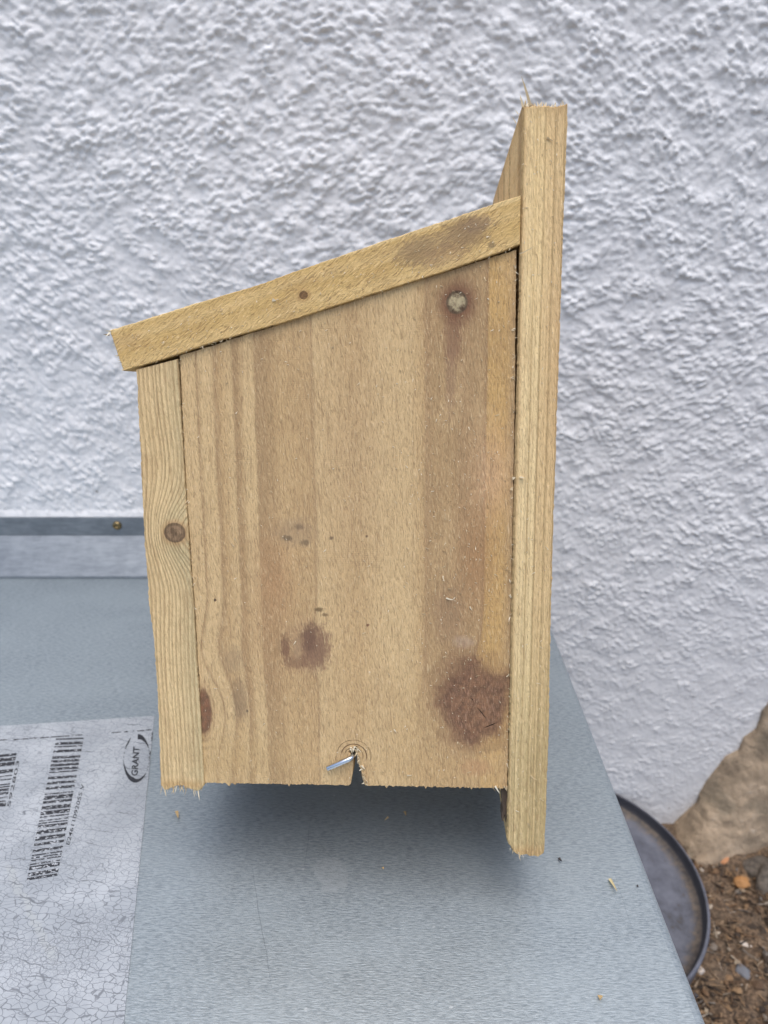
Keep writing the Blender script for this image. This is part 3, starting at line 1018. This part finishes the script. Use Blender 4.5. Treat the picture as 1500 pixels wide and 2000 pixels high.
LN = (0.365, 0.25, 0.135)
stops = [(0.0, LT), (pf(386), LT), (pf(389), LN), (pf(396), LT), (pf(417), LT), (pf(423), LN), (pf(434), MD), (pf(455), LT), (pf(460), LN), (pf(468), DK), (pf(480), LT),
         (pf(497), LT), (pf(501), LN), (pf(530), DK), (pf(548), MD), (pf(607), MD), (pf(611), LN), (pf(616), LT), (pf(690), MD), (pf(745), LT), (pf(800), LT), (pf(826), MD),
         (pf(832), BR_), (pf(846), DK), (pf(880), DK), (pf(905), BR_), (pf(943), DK), (pf(949), VD), (pf(953), GO), (pf(985), GO), (1.0, DK)]
stops = stops[:32]
to_panel = lambda m: (m.x - px0, m.z, m.y)


def KP(u, v_, rx, ry, *rest):
    k = K(u, v_, rx, ry, *rest)
    return (k[0] - px0, *k[1:])


mm = 1 / 4.25
panel_mat = wood("sawn_panel_wood", to_panel, stops, PW,
    bumps=[KP(400, 1270, 0, 0)[:2] + (14, 16, 4.5), KP(395, 1395, 0, 0)[:2] + (18, 17, -8.5),
           KP(925, 1370, 0, 0)[:2] + (16, 24, 9.0), KP(985, 1380, 0, 0)[:2] + (6, 20, -6.0), KP(893, 590, 0, 0)[:2] + (5, 10, 2.5),
           KP(590, 1260, 0, 0)[:2] + (9, 16, 4.0), KP(690, 1480, 0, 0)[:2] + (14, 16, 5.0)],
    knots=[KP(893, 590, 20, 21, 0.0, (0.42, 0.36, 0.225), (0.075, 0.050, 0.032), ((0.15, 0.072, 0.045), 2.7, 0.9), 0.22, 0.07),
           KP(926, 1370, 68, 86, 0.15, (0.205, 0.108, 0.064), (0.105, 0.056, 0.038), ((0.245, 0.145, 0.082), 1.65, 0.75), 1.1, 0.30),
           KP(397, 1390, 17, 48, 0.0, (0.19, 0.085, 0.05), (0.11, 0.06, 0.04), ((0.29, 0.175, 0.095), 1.6, 0.6), 0.5, 0.2)],
    smudges=[KP(597, 1264, 66, 78, (0.31, 0.20, 0.115), 0.6), KP(614, 1266, 44, 66, (0.205, 0.122, 0.080), 0.85), KP(604, 1246, 22, 42, (0.15, 0.088, 0.06), 0.7), KP(557, 1266, 13, 40, (0.165, 0.09, 0.058), 0.8),
             KP(578, 1296, 34, 22, (0.20, 0.115, 0.072), 0.6), KP(580, 1268, 11, 34, (0.36, 0.25, 0.15), 0.55), KP(575, 1040, 60, 40, (0.30, 0.215, 0.135), 0.45), KP(560, 1052, 14, 8, (0.12, 0.09, 0.06), 0.7), KP(596, 1060, 14, 8, (0.12, 0.09, 0.06), 0.6), KP(584, 1030, 12, 8, (0.14, 0.10, 0.07), 0.6),
             KP(622, 1192, 12, 7, (0.12, 0.08, 0.04), 0.8), KP(634, 1202, 10, 5, (0.13, 0.085, 0.045), 0.7), KP(716, 1048, 4, 4, (0.10, 0.065, 0.04), 0.9), KP(647, 1052, 6, 5, (0.12, 0.085, 0.055), 0.8), KP(419, 1173, 4, 4, (0.06, 0.04, 0.03), 0.9),
             KP(482, 1390, 4, 4, (0.07, 0.06, 0.05), 0.9), KP(718, 1222, 5, 4, (0.16, 0.08, 0.05), 0.9), KP(884, 660, 24, 66, (0.20, 0.11, 0.07), 0.65), KP(880, 740, 14, 90, (0.26, 0.165, 0.105), 0.5), KP(875, 1200, 40, 90, (0.27, 0.175, 0.105), 0.55),
             KP(468, 1370, 24, 66, (0.235, 0.165, 0.10), 0.65), KP(455, 1290, 30, 40, (0.30, 0.215, 0.13), 0.5), KP(920, 1445, 22, 14, (0.12, 0.085, 0.065), 0.7), KP(930, 1500, 44, 26, (0.40, 0.225, 0.12), 0.45), KP(905, 1255, 30, 16, (0.50, 0.39, 0.30), 0.45)],
    tint=[KP(535, 1140, 0, 0)[:2] + (9, 22, (0.40, 0.235, 0.12), 0.65), KP(960, 930, 0, 0)[:2] + (8, 20, (0.56, 0.36, 0.215), 0.7), KP(520, 1240, 0, 0)[:2] + (14, 30, (0.38, 0.24, 0.125), 0.5),
          KP(930, 1090, 0, 0)[:2] + (8, 26, (0.33, 0.185, 0.09), 0.7), KP(690, 900, 0, 0)[:2] + (18, 50, (0.47, 0.335, 0.19), 0.5), KP(890, 1505, 0, 0)[:2] + (34, 13, (0.47, 0.32, 0.16), 0.9), KP(805, 1440, 0, 0)[:2] + (14, 22, (0.47, 0.33, 0.17), 0.8),
          KP(450, 1480, 0, 0)[:2] + (30, 14, (0.45, 0.315, 0.155), 0.6)],
    slits=[KP(931, 1382, 0, 0)[:2] + KP(951, 1406, 0, 0)[:2] + (0.32,), KP(944, 1424, 0, 0)[:2] + KP(973, 1412, 0, 0)[:2] + (0.30,), KP(921, 1365, 0, 0)[:2] + KP(925, 1370, 0, 0)[:2] + (0.3,)],
    scribe=(KP(691, 1478, 0, 0)[0], KP(691, 1478, 0, 0)[1], 6.2), saw=0.30, wander=0.30)

# front board: tight vertical rings swinging round a knot
fx0 = B(290, 1130)[0] * 1000; fx1 = B(372, 1130)[0] * 1000; FWm = fx1 - fx0
FL1 = (0.565, 0.435, 0.250); FL2 = (0.52, 0.405, 0.235)
to_front = lambda m: (m.x - fx0, m.z, m.y)
def KF(u, v_, rx, ry, *rest):
    k = K(u, v_, rx, ry, *rest); return (k[0] - fx0, *k[1:])
front_mat = wood("sawn_front_wood", to_front, [(0.0, (0.52, 0.39, 0.22)), (0.4, FL1), (0.7, FL2), (1.0, (0.45, 0.37, 0.22))], FWm,
    bumps=[KF(352, 1040, 0, 0)[:2] + (12, 15, 11.0), KF(330, 900, 0, 0)[:2] + (14, 22, -2.5), KF(330, 1150, 0, 0)[:2] + (14, 20, -2.0)],
    knots=[KF(342, 1040, 22, 20, 0.0, (0.24, 0.165, 0.105), (0.105, 0.07, 0.045), ((0.36, 0.21, 0.10), 1.7, 0.7), 0.12, 0.06)],
    rings=(2.0, (0.36, 0.265, 0.145), 0.80), saw=0.0, fuzz=0.75, wander=0.30, seed=5.0, gain=(1.36, 1.29, 1.16),
    tint=[KF(357, 1531, 0, 0)[:2] + (18, 2.2, (0.40, 0.24, 0.10), 0.6)])
# back board: a few wide grooves, greener towards its foot
bx0 = B(1008, 900)[0] * 1000; bx1 = B(1087, 900)[0] * 1000; BWm = bx1 - bx0
to_back = lambda m: (m.x - bx0, m.z, m.y)
BL1 = (0.60, 0.475, 0.275); BL2 = (0.53, 0.395, 0.22); BD = (0.30, 0.215, 0.11)
def KB(u, v_, rx, ry, *rest):
    k = K(u, v_, rx, ry, *rest); return (k[0] - bx0, *k[1:])
back_mat = wood("sawn_back_wood", to_back, [(0.0, BD), (0.05, BL2), (0.09, BL1), (0.27, BL1), (0.295, BD), (0.33, BL1), (0.46, BL1), (0.49, BD), (0.53, BL2), (0.69, BL2), (0.72, BD), (0.76, BL2), (0.90, BL2), (0.94, BD), (1.0, BL2)], BWm,
    rings=(2.3, (0.44, 0.335, 0.185), 0.14), saw=0.0, fuzz=0.9, wander=0.22, seed=11.0, gain=(1.46, 1.38, 1.24), streak=0.45, low_rings=(112.0, 30.0, 2.9),
    tint=[(14, 20, 26, 95, (0.36, 0.29, 0.15), 0.62), (10, KB(1064, 212, 0, 0)[1], 14, 3.5, (0.36, 0.25, 0.13), 0.7), (10, KB(1030, 1662, 0, 0)[1], 14, 3.0, (0.36, 0.22, 0.10), 0.6), (6, 300, 5, 60, (0.62, 0.47, 0.25), 0.6), (17, 230, 4, 60, (0.44, 0.29, 0.15), 0.5)])
# roof: grain runs down the slope
SL = math.atan2(B(1017, 382)[1] - B(215, 646)[1], B(1017, 382)[0] - B(215, 646)[0])
rc, rs = math.cos(SL), math.sin(SL)
r0x, r0z = B(215, 646)
to_roof = lambda m: (-((m.x - r0x * 1000) * (-rs) + (m.z - r0z * 1000) * rc), (m.x - r0x * 1000) * rc + (m.z - r0z * 1000) * rs, m.y)
def KR(u, v_, rx, ry, *rest):
    x, z = B(u, v_); dx, dz = (x - r0x) * 1000, (z - r0z) * 1000
    return (-(dx * -rs + dz * rc), dx * rc + dz * rs, rx / 4.3, ry / 4.3, *rest)
RW = (0.545, 0.405, 0.210); RM_ = (0.485, 0.345, 0.158); RD_ = (0.40, 0.275, 0.125)
roof_mat = wood("sawn_roof_wood", to_roof, [(0.0, (0.62, 0.48, 0.27)), (0.05, (0.60, 0.46, 0.25)), (0.085, RM_), (0.30, RW), (0.45, RM_), (0.55, RM_), (0.8, RW), (1.0, RM_)], 21.0,
    bumps=[KR(594, 577, 0, 0)[:2] + (6, 9, 3.5)],
    knots=[KR(594, 577, 7.5, 8, 0.0, (0.15, 0.085, 0.045), (0.07, 0.04, 0.025), ((0.33, 0.20, 0.09), 2.2, 0.6), 0.3, 0.15)],
    smudges=[KR(905, 458, 40, 66, (0.22, 0.155, 0.10), 0.8), KR(820, 490, 36, 66, (0.23, 0.165, 0.105), 0.75), KR(930, 440, 20, 36, (0.22, 0.155, 0.11), 0.6), KR(865, 500, 26, 60, (0.29, 0.20, 0.125), 0.6), KR(960, 480, 8, 10, (0.16, 0.12, 0.08), 0.7)],
    saw=0.0, fuzz=1.25, wander=0.5, seed=17.0, rough_dir=0.35, gain=(1.32, 1.23, 1.02), streak=0.15)
m = Mat("torn_fibre")
rr = m.rand()
fib_mat = m.done(m.ramp(rr, [(0.0, (0.38, 0.26, 0.13)), (0.4, (0.62, 0.49, 0.30)), (1.0, (0.88, 0.78, 0.58))]), 0.85)
m = Mat("dark_bark"); bark_mat = m.done(m.mix(m.noise(m.vec(m.x * 1.5, m.y, m.z * 0.3), 1.0, 3), (0.05, 0.035, 0.025), (0.13, 0.09, 0.06)), 0.95)
m = Mat("bright_zinc"); zinc = m.done(m.mix(m.noise(m.vec(m.x, m.y, m.z), 0.8, 2), (0.62, 0.66, 0.72), (0.5, 0.53, 0.58)), 0.22, 1.0)

# ------------------------------------------------------------------ nest box
box = thing("nest_box", "wooden bird nest box of rough sawn planks with sloping roof on the metal lid", "nest box")
box.matrix_world = BOXM


def part(name, bm, mat, parent=None, smooth=False):
    return from_bm(name, bm, mat, parent or box, smooth)


# side panel with the split notch at its lower edge
notch = [(680.3, 1536.5), (684.7, 1533), (688, 1512), (689.8, 1499), (689, 1478.7), (684, 1474), (680.3, 1470.6), (684.7, 1464), (690.5, 1468.4), (692.7, 1458), (698.6, 1459.6), (698.6, 1471),
         (697, 1486), (701, 1497), (705, 1508), (706.7, 1519.7), (712.5, 1536)]
oc = [(349, 694.5), (1009, 486.5), (1006, 800), (1000.5, 1100), (991.5, 1542)]
out_px = []
out_px += [B(*p) for p in densify(oc, 6.0, 0.35, False)]
def ragged(a, b, step, amp, spike=0.0):
    n = max(2, int(abs(b[0] - a[0]) / step)); o = []
    for k in range(n):
        t = k / n
        e = random.gauss(0, amp) + (random.random() < spike) * random.uniform(1.5, 5)
        o.append((a[0] + (b[0] - a[0]) * t, a[1] + (b[1] - a[1]) * t + e))
    return o
out_px += [B(*p) for p in ragged((991.5, 1542), (716, 1536.5), 3.2, 0.7, 0.05)]
out_px += [B(*p) for p in notch[::-1]]
out_px += [B(*p) for p in ragged((677, 1536), (398, 1531), 3.5, 0.5, 0.03)]
lf = [(398, 1531), (389, 1348), (381, 1225), (375, 1133), (369, 1041), (364, 980), (349, 694.5)]
out_px += [B(*p) for p in densify(lf, 6.0, 0.3, False)]
bm = bmesh.new()
slab(bm, out_px, 0.0008, 0.0190, 0.00022, 0.0003)
panel = part("side_panel", bm, panel_mat)
panel['label'] = "near side panel with brown knots and a split notch at its bottom edge"
bm = bmesh.new()
fp = [(px0 / 1000, pBL[1]), (px1 / 1000, pBR[1]), (px1 / 1000, pTR[1]), (px0 / 1000, pTL[1])]
slab(bm, fp, DEPTH - 0.019, DEPTH - 0.001)
part("side_panel", bm, panel_mat)
# floor
bm = bmesh.new()
zf = pBL[1] + 0.0195
slab(bm, [(px0 / 1000 + 0.001, zf), (px1 / 1000 - 0.001, zf), (px1 / 1000 - 0.001, zf + 0.018), (px0 / 1000 + 0.001, zf + 0.018)], 0.0205, DEPTH - 0.0205)
part("floor", bm, panel_mat)
# front board
fl_px = [(266.5, 722), (270, 790), (274, 870), (279, 980), (281, 1020), (284, 1072), (288, 1127), (291, 1176), (299, 1234), (302, 1280), (307, 1348), (310, 1394), (312.5, 1480), (314, 1532)]
fr_px = [(399, 1532), (394, 1440), (388, 1348), (380, 1225), (374, 1133), (368, 1041), (363, 980), (346.5, 696)]
o = [B(*p) for p in densify(fl_px, 5.0, 0.45, False)]
def teeth(a, b, prof, step, amp):
    n = int(abs(b[0] - a[0]) / step); o_ = []
    for k in range(n + 1):
        t = k / n
        base_ = a[1] + (b[1] - a[1]) * t + np.interp(t, [p[0] for p in prof], [p[1] for p in prof])
        o_.append((a[0] + (b[0] - a[0]) * t, base_ + (amp if k % 2 else -amp) * random.uniform(0.1, 1.0)))
    return o_
o += [B(*p) for p in teeth((314, 1532), (398.5, 1532), [(0, 0), (0.05, 5), (0.12, 11), (0.2, 7), (0.3, 5), (0.36, 2), (0.5, 2), (0.6, 6), (0.75, 10), (0.9, 11), (1, 2)], 1.7, 2.4)]
o += [B(*p) for p in densify(fr_px, 5.0, 0.3, False)]
bm = bmesh.new()
slab(bm, o, -0.0004, DEPTH, 0.00025, 0.0004)
front = part("front_board", bm, front_mat)
front['label'] = "front board edge with tight rings and a round knot"
bm = bmesh.new()
for k in range(90):
    t = random.random()
    x, z = B(315 + 83 * t, 1537 + random.uniform(-4, 5))
    fibre(bm, (x, random.uniform(0.0002, 0.012), z), (random.gauss(0, 0.18), -0.05, -1), random.uniform(0.0012, 0.0046), random.uniform(0.00015, 0.0004), random.uniform(-0.5, 0.5))
for (u, L, w, c) in ((386, 0.0062, 0.0004, 0.1), (363, 0.0058, 0.00016, -0.9), (377, 0.0045, 0.0003, 0.1), (321, 0.0042, 0.0004, 0.2)):
    x, z = B(u, 1541)
    fibre(bm, (x, 0.0008, z), (0.06, -0.1, -1), L, w, c)
tag(part("torn_fibres", bm, fib_mat, front), kind="stuff")
# bark left on the front board's lower corner
bm = bmesh.new()
bpts = [(288.5, 1140), (292.5, 1180), (300, 1240), (303.5, 1290), (308.5, 1350), (311, 1400), (313, 1450)]
slab(bm, [B(*p) for p in densify(bpts, 5, 0.4, False)] + [B(p[0] - 1.7 - 1.2 * (i % 2), p[1]) for i, p in reversed(list(enumerate(bpts)))], 0.002, 0.009)
part("bark", bm, bark_mat, front)

# back board
bl_px = [(1020, 209), (1018.5, 300), (1017.5, 382), (1015.5, 480), (1011, 700), (1007, 830), (1003.5, 960), (1001, 1100), (998.5, 1180), (995.5, 1366), (992.5, 1544), (990, 1641)]
br_px = [(1064, 1647), (1072, 1428), (1075, 1240), (1078.5, 1120), (1081, 1018), (1084.5, 928), (1087.5, 820), (1092, 700), (1095.5, 590), (1100.5, 440), (1103, 386), (1107, 284), (1108.5, 203)]
o = [B(*p) for p in densify(bl_px, 5.0, 0.35, False)]
o += [B(*p) for p in ((990, 1641), (992.5, 1648), (997, 1653), (1000, 1660), (1006, 1667), (1011, 1669.5), (1017, 1671), (1022, 1670), (1029, 1669), (1032, 1672), (1036, 1673), (1043, 1672), (1051, 1674), (1056, 1671), (1062, 1667), (1063.5, 1660))]
o += [B(*p) for p in densify(br_px, 5.0, 0.4, False)]
o += [B(*p) for p in teeth((1108.5, 203), (1020, 208), [(0, 0), (0.1, 1), (0.3, 4), (0.42, 1), (0.7, 0), (1, 0)], 1.7, 1.8)]
bm = bmesh.new()
slab(bm, o, -0.0006, DEPTH, 0.0007, 0.0011)
back = part("back_board", bm, back_mat)
back['label'] = "tall back board standing above and below the box, torn at its ends"
bm = bmesh.new()
for k in range(110):
    x, z = B(1021 + 86 * random.random(), 208 + random.uniform(-3, 5))
    fibre(bm, (x, random.uniform(0.0, 0.015), z), (random.gauss(0, 0.15), -0.02, 1), random.uniform(0.0010, 0.0032), random.uniform(0.00015, 0.0004), random.uniform(-0.4, 0.4))
for (u, v_, d, L, w, c) in ((1036, 206, (-0.27, -0.08, 1), 0.0118, 0.00055, 0.12), (1022, 209, (-0.22, 0, 1), 0.0052, 0.00042, 0.1), (1025, 209, (0.1, 0, 1), 0.0034, 0.0003, 0.1),
                            (1012, 222, (-0.55, 0.2, 1), 0.0022, 0.0002, 0.2), (1008, 240, (-0.35, 0.2, 1), 0.0035, 0.00018, 0.3), (1070, 213, (0.85, -0.1, 0.45), 0.0042, 0.0002, 0.1)):
    x, z = B(u, v_)
    fibre(bm, (x, 0.0004, z), d, L, w, c)
for k in range(26):
    x, z = B(993 + 68 * random.random(), 1668 + random.uniform(-6, 3))
    fibre(bm, (x, random.uniform(-0.0005, 0.006), z), (random.gauss(0, 0.3), -0.15, -1), random.uniform(0.001, 0.0026), random.uniform(0.0001, 0.00025), random.uniform(-0.5, 0.5))
x, z = B(1013, 1662)
fibre(bm, (x, -0.0008, z), (0.12, -0.15, -1), 0.0042, 0.0003, 0.1)
tag(part("torn_fibres", bm, fib_mat, back), kind="stuff")
# dark split lower edge inside the back board
bm = bmesh.new()
s = [(1000, 1530), (979.5, 1530), (979, 1546), (981, 1560), (982, 1575), (984, 1590), (981.5, 1600), (981.5, 1612), (984.5, 1614), (986, 1606), (987.5, 1599), (987.8, 1612), (989.5, 1616), (991.5, 1604), (997, 1560)]
slab(bm, [B(*p) for p in s], 0.004, 0.012, 0.0002, 0.0003)
part("bark", bm, bark_mat, back)

# roof
r_px_top = [(216, 646), (310, 617), (380, 594), (420, 583), (520, 553), (560, 537), (700, 489), (850, 438), (940, 408), (1016.5, 383)]
r_px_bot = [(1015, 478), (940, 507), (850, 537), (700, 584), (560, 629), (470, 654), (420, 668), (330, 699), (268, 717), (243, 724.5)]
o = [B(*p) for p in densify(r_px_top, 5, 0.35, False)] + [B(1016.5, 383)]
o += [B(*p) for p in densify(r_px_bot, 5, 0.30, False)]
o += [B(*p) for p in densify([(243, 724.5), (229, 682), (216, 646)], 4, 0.4, False)]
bm = bmesh.new()
slab(bm, o, -0.0014, DEPTH + 0.006, 0.0003, 0.0004)
roof = part("roof", bm, roof_mat)
roof['label'] = "sloping roof plank with a small knot and a dark smear"
bm = bmesh.new()
for k in range(50):
    t = random.random()
    x, z = B(216 + 27 * t, 646 + 78 * t)
    fibre(bm, (x, random.uniform(-0.001, 0.006), z), (-1, -0.2, random.gauss(-0.2, 0.4)), random.uniform(0.0005, 0.0018), random.uniform(0.0001, 0.00024), random.uniform(-0.6, 0.6))
for (u, v_) in ((218, 650), (217, 655), (220, 648)):
    x, z = B(u, v_)
    fibre(bm, (x, -0.0014, z), (-0.6, -0.3, random.uniform(-0.5, 0.9)), 0.0028, 0.00035, 0.4)
for k in range(90):                                     # fuzz along the underside of the roof and the panel's top
    t = random.random()
    x, z = B(268 + 745 * t, 716 - 236 * t + random.uniform(-1, 3))
    fibre(bm, (x, random.uniform(-0.0012, 0.0), z), (random.gauss(0, 0.6), -0.35, random.gauss(-0.3, 0.6)), random.uniform(0.0006, 0.0020), random.uniform(0.00008, 0.0002), random.uniform(-0.8, 0.8))
for k in range(60):
    t = random.random()
    x = np.interp(216 + 800 * t, [p[0] for p in r_px_top], [p[1] for p in r_px_top])
    x, z = B(216 + 800 * t, x)
    fibre(bm, (x, random.uniform(-0.001, 0.02), z), (random.gauss(0.6, 0.6), -0.1, 0.7), random.uniform(0.0005, 0.0016), random.uniform(0.00008, 0.0002), random.uniform(-0.6, 0.6))
tag(part("torn_fibres", bm, fib_mat, roof), kind="stuff")

# fuzz round the panel
bm = bmesh.new()
for k in range(130):
    t = random.random()
    if random.random() < 0.6:
        x, z = B(1009 - 17.5 * t - random.uniform(0, 3), 486 + 1056 * t)
    else:
        x, z = B(349 + 49 * t + random.uniform(0, 2), 694 + 837 * t)
    fibre(bm, (x, 0.0004, z), (random.gauss(0, 0.7), -0.3, random.gauss(0, 0.7)), random.uniform(0.0006, 0.0022), random.uniform(0.00007, 0.00018), random.uniform(-1, 1))
for (u, L, w, dx) in ((968, 0.0042, 0.00042, 0.5), (962, 0.0030, 0.0002, 0.5), (985, 0.0030, 0.00025, 0.5), (990, 0.0022, 0.0003, -0.05), (975, 0.0022, 0.0002, 0.4)):
    x, z = B(u, 1536)
    fibre(bm, (x, 0.0004, z), (dx, -0.1, -1), L, w, 0.1)
for k in range(75):                                     # torn right lip of the notch
    t = random.random()
    x, z = B(697 + 16 * t + random.uniform(-1, 3), 1470 + 64 * t)
    fibre(bm, (x, random.uniform(0.0, 0.004), z), (random.gauss(0.2, 0.6), -0.5, random.gauss(-0.6, 0.5)), random.uniform(0.0008, 0.0026), random.uniform(0.00015, 0.0005), random.uniform(-1, 1))
for k in range(14):
    x, z = B(random.uniform(684, 700), random.uniform(1459, 1466))
    fibre(bm, (x, 0.0006, z), (random.gauss(0.1, 0.4), -0.1, -1), random.uniform(0.001, 0.0028), random.uniform(0.0002, 0.00045), random.uniform(-0.5, 0.5))
tag(part("torn_fibres", bm, fib_mat, panel), kind="stuff")

# bent nail at the notch
bm = bmesh.new()
pts_ = []
for (u, v_, y) in ((692, 1474, 0.012), (691, 1475, 0.004), (689, 1476, 0.0006), (687, 1477.5, -0.0012), (682, 1479.5, -0.0019), (662, 1487.5, -0.0021), (641, 1496, -0.0023), (639.8, 1496.5, -0.0023)):
    x, z = B(u, v_)
    pts_.append((x, y, z))
tube(bm, pts_, [0.00105, 0.00105, 0.0011, 0.00115, 0.00118, 0.00118, 0.00118, 0.00095], 14)
nail = part("nail", bm, zinc, None, True)
nail['label'] = "shiny bent nail end sticking out at the notch"

# sawdust clinging to the box
bm = bmesh.new()


def flake(x, y, z, L, w, a, curl):
    fibre(bm, (x, y, z), (math.cos(a), random.uniform(-0.25, 0.0), math.sin(a)), L, w, curl)


for k in range(1300):
    if random.random() < 0.72:
        u = random.uniform(360, 1000); v_ = random.uniform(500, 1525)
        if random.random() < 0.45: u = random.gauss(880, 60); v_ = random.gauss(1050, 260)
        if v_ < 705 - (u - 349) * 0.315 or v_ > 1525 or u > 1005 - (v_ - 486) * 0.017 or u < 360 + (v_ - 694) * 0.058: continue
        y = 0.0006
    elif random.random() < 0.5:
        v_ = random.uniform(230, 1640); u = random.uniform(1022 - (v_ - 200) * 0.018, 1100 - (v_ - 200) * 0.027); y = -0.0007
    else:
        t = random.uniform(0.02, 0.98); u = 240 + 770 * t; v_ = 660 - 250 * t + random.uniform(0, 62); y = -0.0015
    x, z = B(u, v_)
    L = random.lognormvariate(math.log(0.0008), 0.5)
    flake(x, y, z, min(L, 0.0032), random.uniform(0.00007, 0.00020), random.uniform(0, 6.28), random.uniform(-1.5, 1.5))
for (u, v_, L, w, a, c, y) in ((1016, 930, 0.003, 0.0006, -1.2, 2.5, -0.0010), (1014, 1200, 0.0045, 0.0003, 0.5, 4.5, -0.0010), (1030, 1605, 0.0028, 0.0002, -0.9, 0.3, -0.0010), (1014, 497, 0.0068, 0.0002, 0.2, 0.35, -0.0015),
                               (1068, 270, 0.0032, 0.00032, -0.7, 0.2, -0.0010), (1036, 1512, 0.005, 0.0003, -1.3, 2.5, -0.0010), (872, 1168, 0.0042, 0.00035, -0.6, 1.0, 0.0004), (875, 1150, 0.003, 0.00025, -0.3, 1.0, 0.0004),
                               (918, 1185, 0.0022, 0.0003, -1.2, 0.3, 0.0004), (534, 586, 0.0018, 0.0006, -0.4, 0.2, -0.0016), (1001, 934, 0.0015, 0.0006, 0.2, 0.2, 0.0), (999, 957, 0.0015, 0.0006, 1.2, 0.2, 0.0),
                               (989, 1322, 0.0024, 0.0002, 0.6, 0.4, 0.0002), (795, 1515, 0.003, 0.00035, 0.1, 0.2, 0.0004), (770, 1425, 0.002, 0.00035, -1.0, 0.2, 0.0004), (708, 1238, 0.0022, 0.0002, 0.4, 0.2, 0.0004)):
    x, z = B(u, v_)
    flake(x, y, z, L, w, a, c)
dust = from_bm("sawdust", bm, fib_mat)
dust.matrix_world = BOXM
tag(dust, "pale sawdust flakes and curls clinging to the wooden nest box", "sawdust", kind="stuff")

# cracks in the big knot are thin dark slits in the panel material's colour and bump
# ------------------------------------------------------------------ scraps lying on the metal lid
m = Mat("pale_chip"); chip_mat = m.done(m.mix(m.noise(m.vec(m.x, m.y, m.z), 1.0, 2), (0.62, 0.45, 0.22), (0.45, 0.29, 0.13)), 0.85)
m = Mat("dark_chip"); dchip_mat = m.done((0.05, 0.042, 0.04), 0.9)
m = Mat("dry_straw"); straw_mat = m.done(m.mix(m.step(m.x, -1, 4), (0.52, 0.45, 0.24), (0.30, 0.20, 0.10)), 0.7)


def scrap(name, u, v_, u2, v2, w, mat, label, cat="chip", curl=0.1, z=0.0006):
    p, q = on_z(u, v_), on_z(u2, v2)
    bm = bmesh.new()
    d = q - p
    fibre(bm, (0, 0, w * 0.6), (d.x, d.y, 0.0006), d.length, w, curl)
    o_ = from_bm(name, bm, mat)
    o_.location = (p.x, p.y, z)
    tag(o_, label, cat)
    return o_


scrap("wood_chip", 345, 1588, 350, 1603, 0.0008, chip_mat, "tan wood chip on the lid below the front board, right of the label")
scrap("wood_chip", 758, 1598, 751, 1606, 0.0004, chip_mat, "thin pale chip in the shade below the notch")
scrap("wood_chip", 790, 1588, 794, 1598, 0.0006, chip_mat, "small brown chip in the shade, right of a thinner pale one")
scrap("straw", 1190, 1720, 1207, 1747, 0.0007, straw_mat, "thin yellow straw on the lid right of the back board's foot", "straw", 0.15)
scrap("wood_chip", 1091, 1679, 1098, 1687, 0.0006, dchip_mat, "small dark sliver on the lid beside the back board's foot")
scrap("wood_chip", 1169, 1952, 1177, 1950, 0.0009, chip_mat, "pale curled chip near the front of the lid at the right")
scrap("wood_chip", 1244, 1733, 1247, 1734, 0.0006, dchip_mat, "tiny dark speck on the lid right of the straw")
scrap("wood_chip", 1356, 1948, 1364, 1950, 0.0010, dchip_mat, "dark reddish crumb at the right edge of the lid")
scrap("wood_chip", 748, 1697, 750, 1702, 0.0005, chip_mat, "pale crumb on the lid in front of the shaded area")
scrap("wood_chip", 135, 1069, 141, 1061, 0.0009, chip_mat, "brown husk on the sloped flashing left of the box", z=0.012)
scrap("wood_chip", 24, 1128, 36, 1126, 0.0008, chip_mat, "dry brown crumb at the left foot of the flashing")
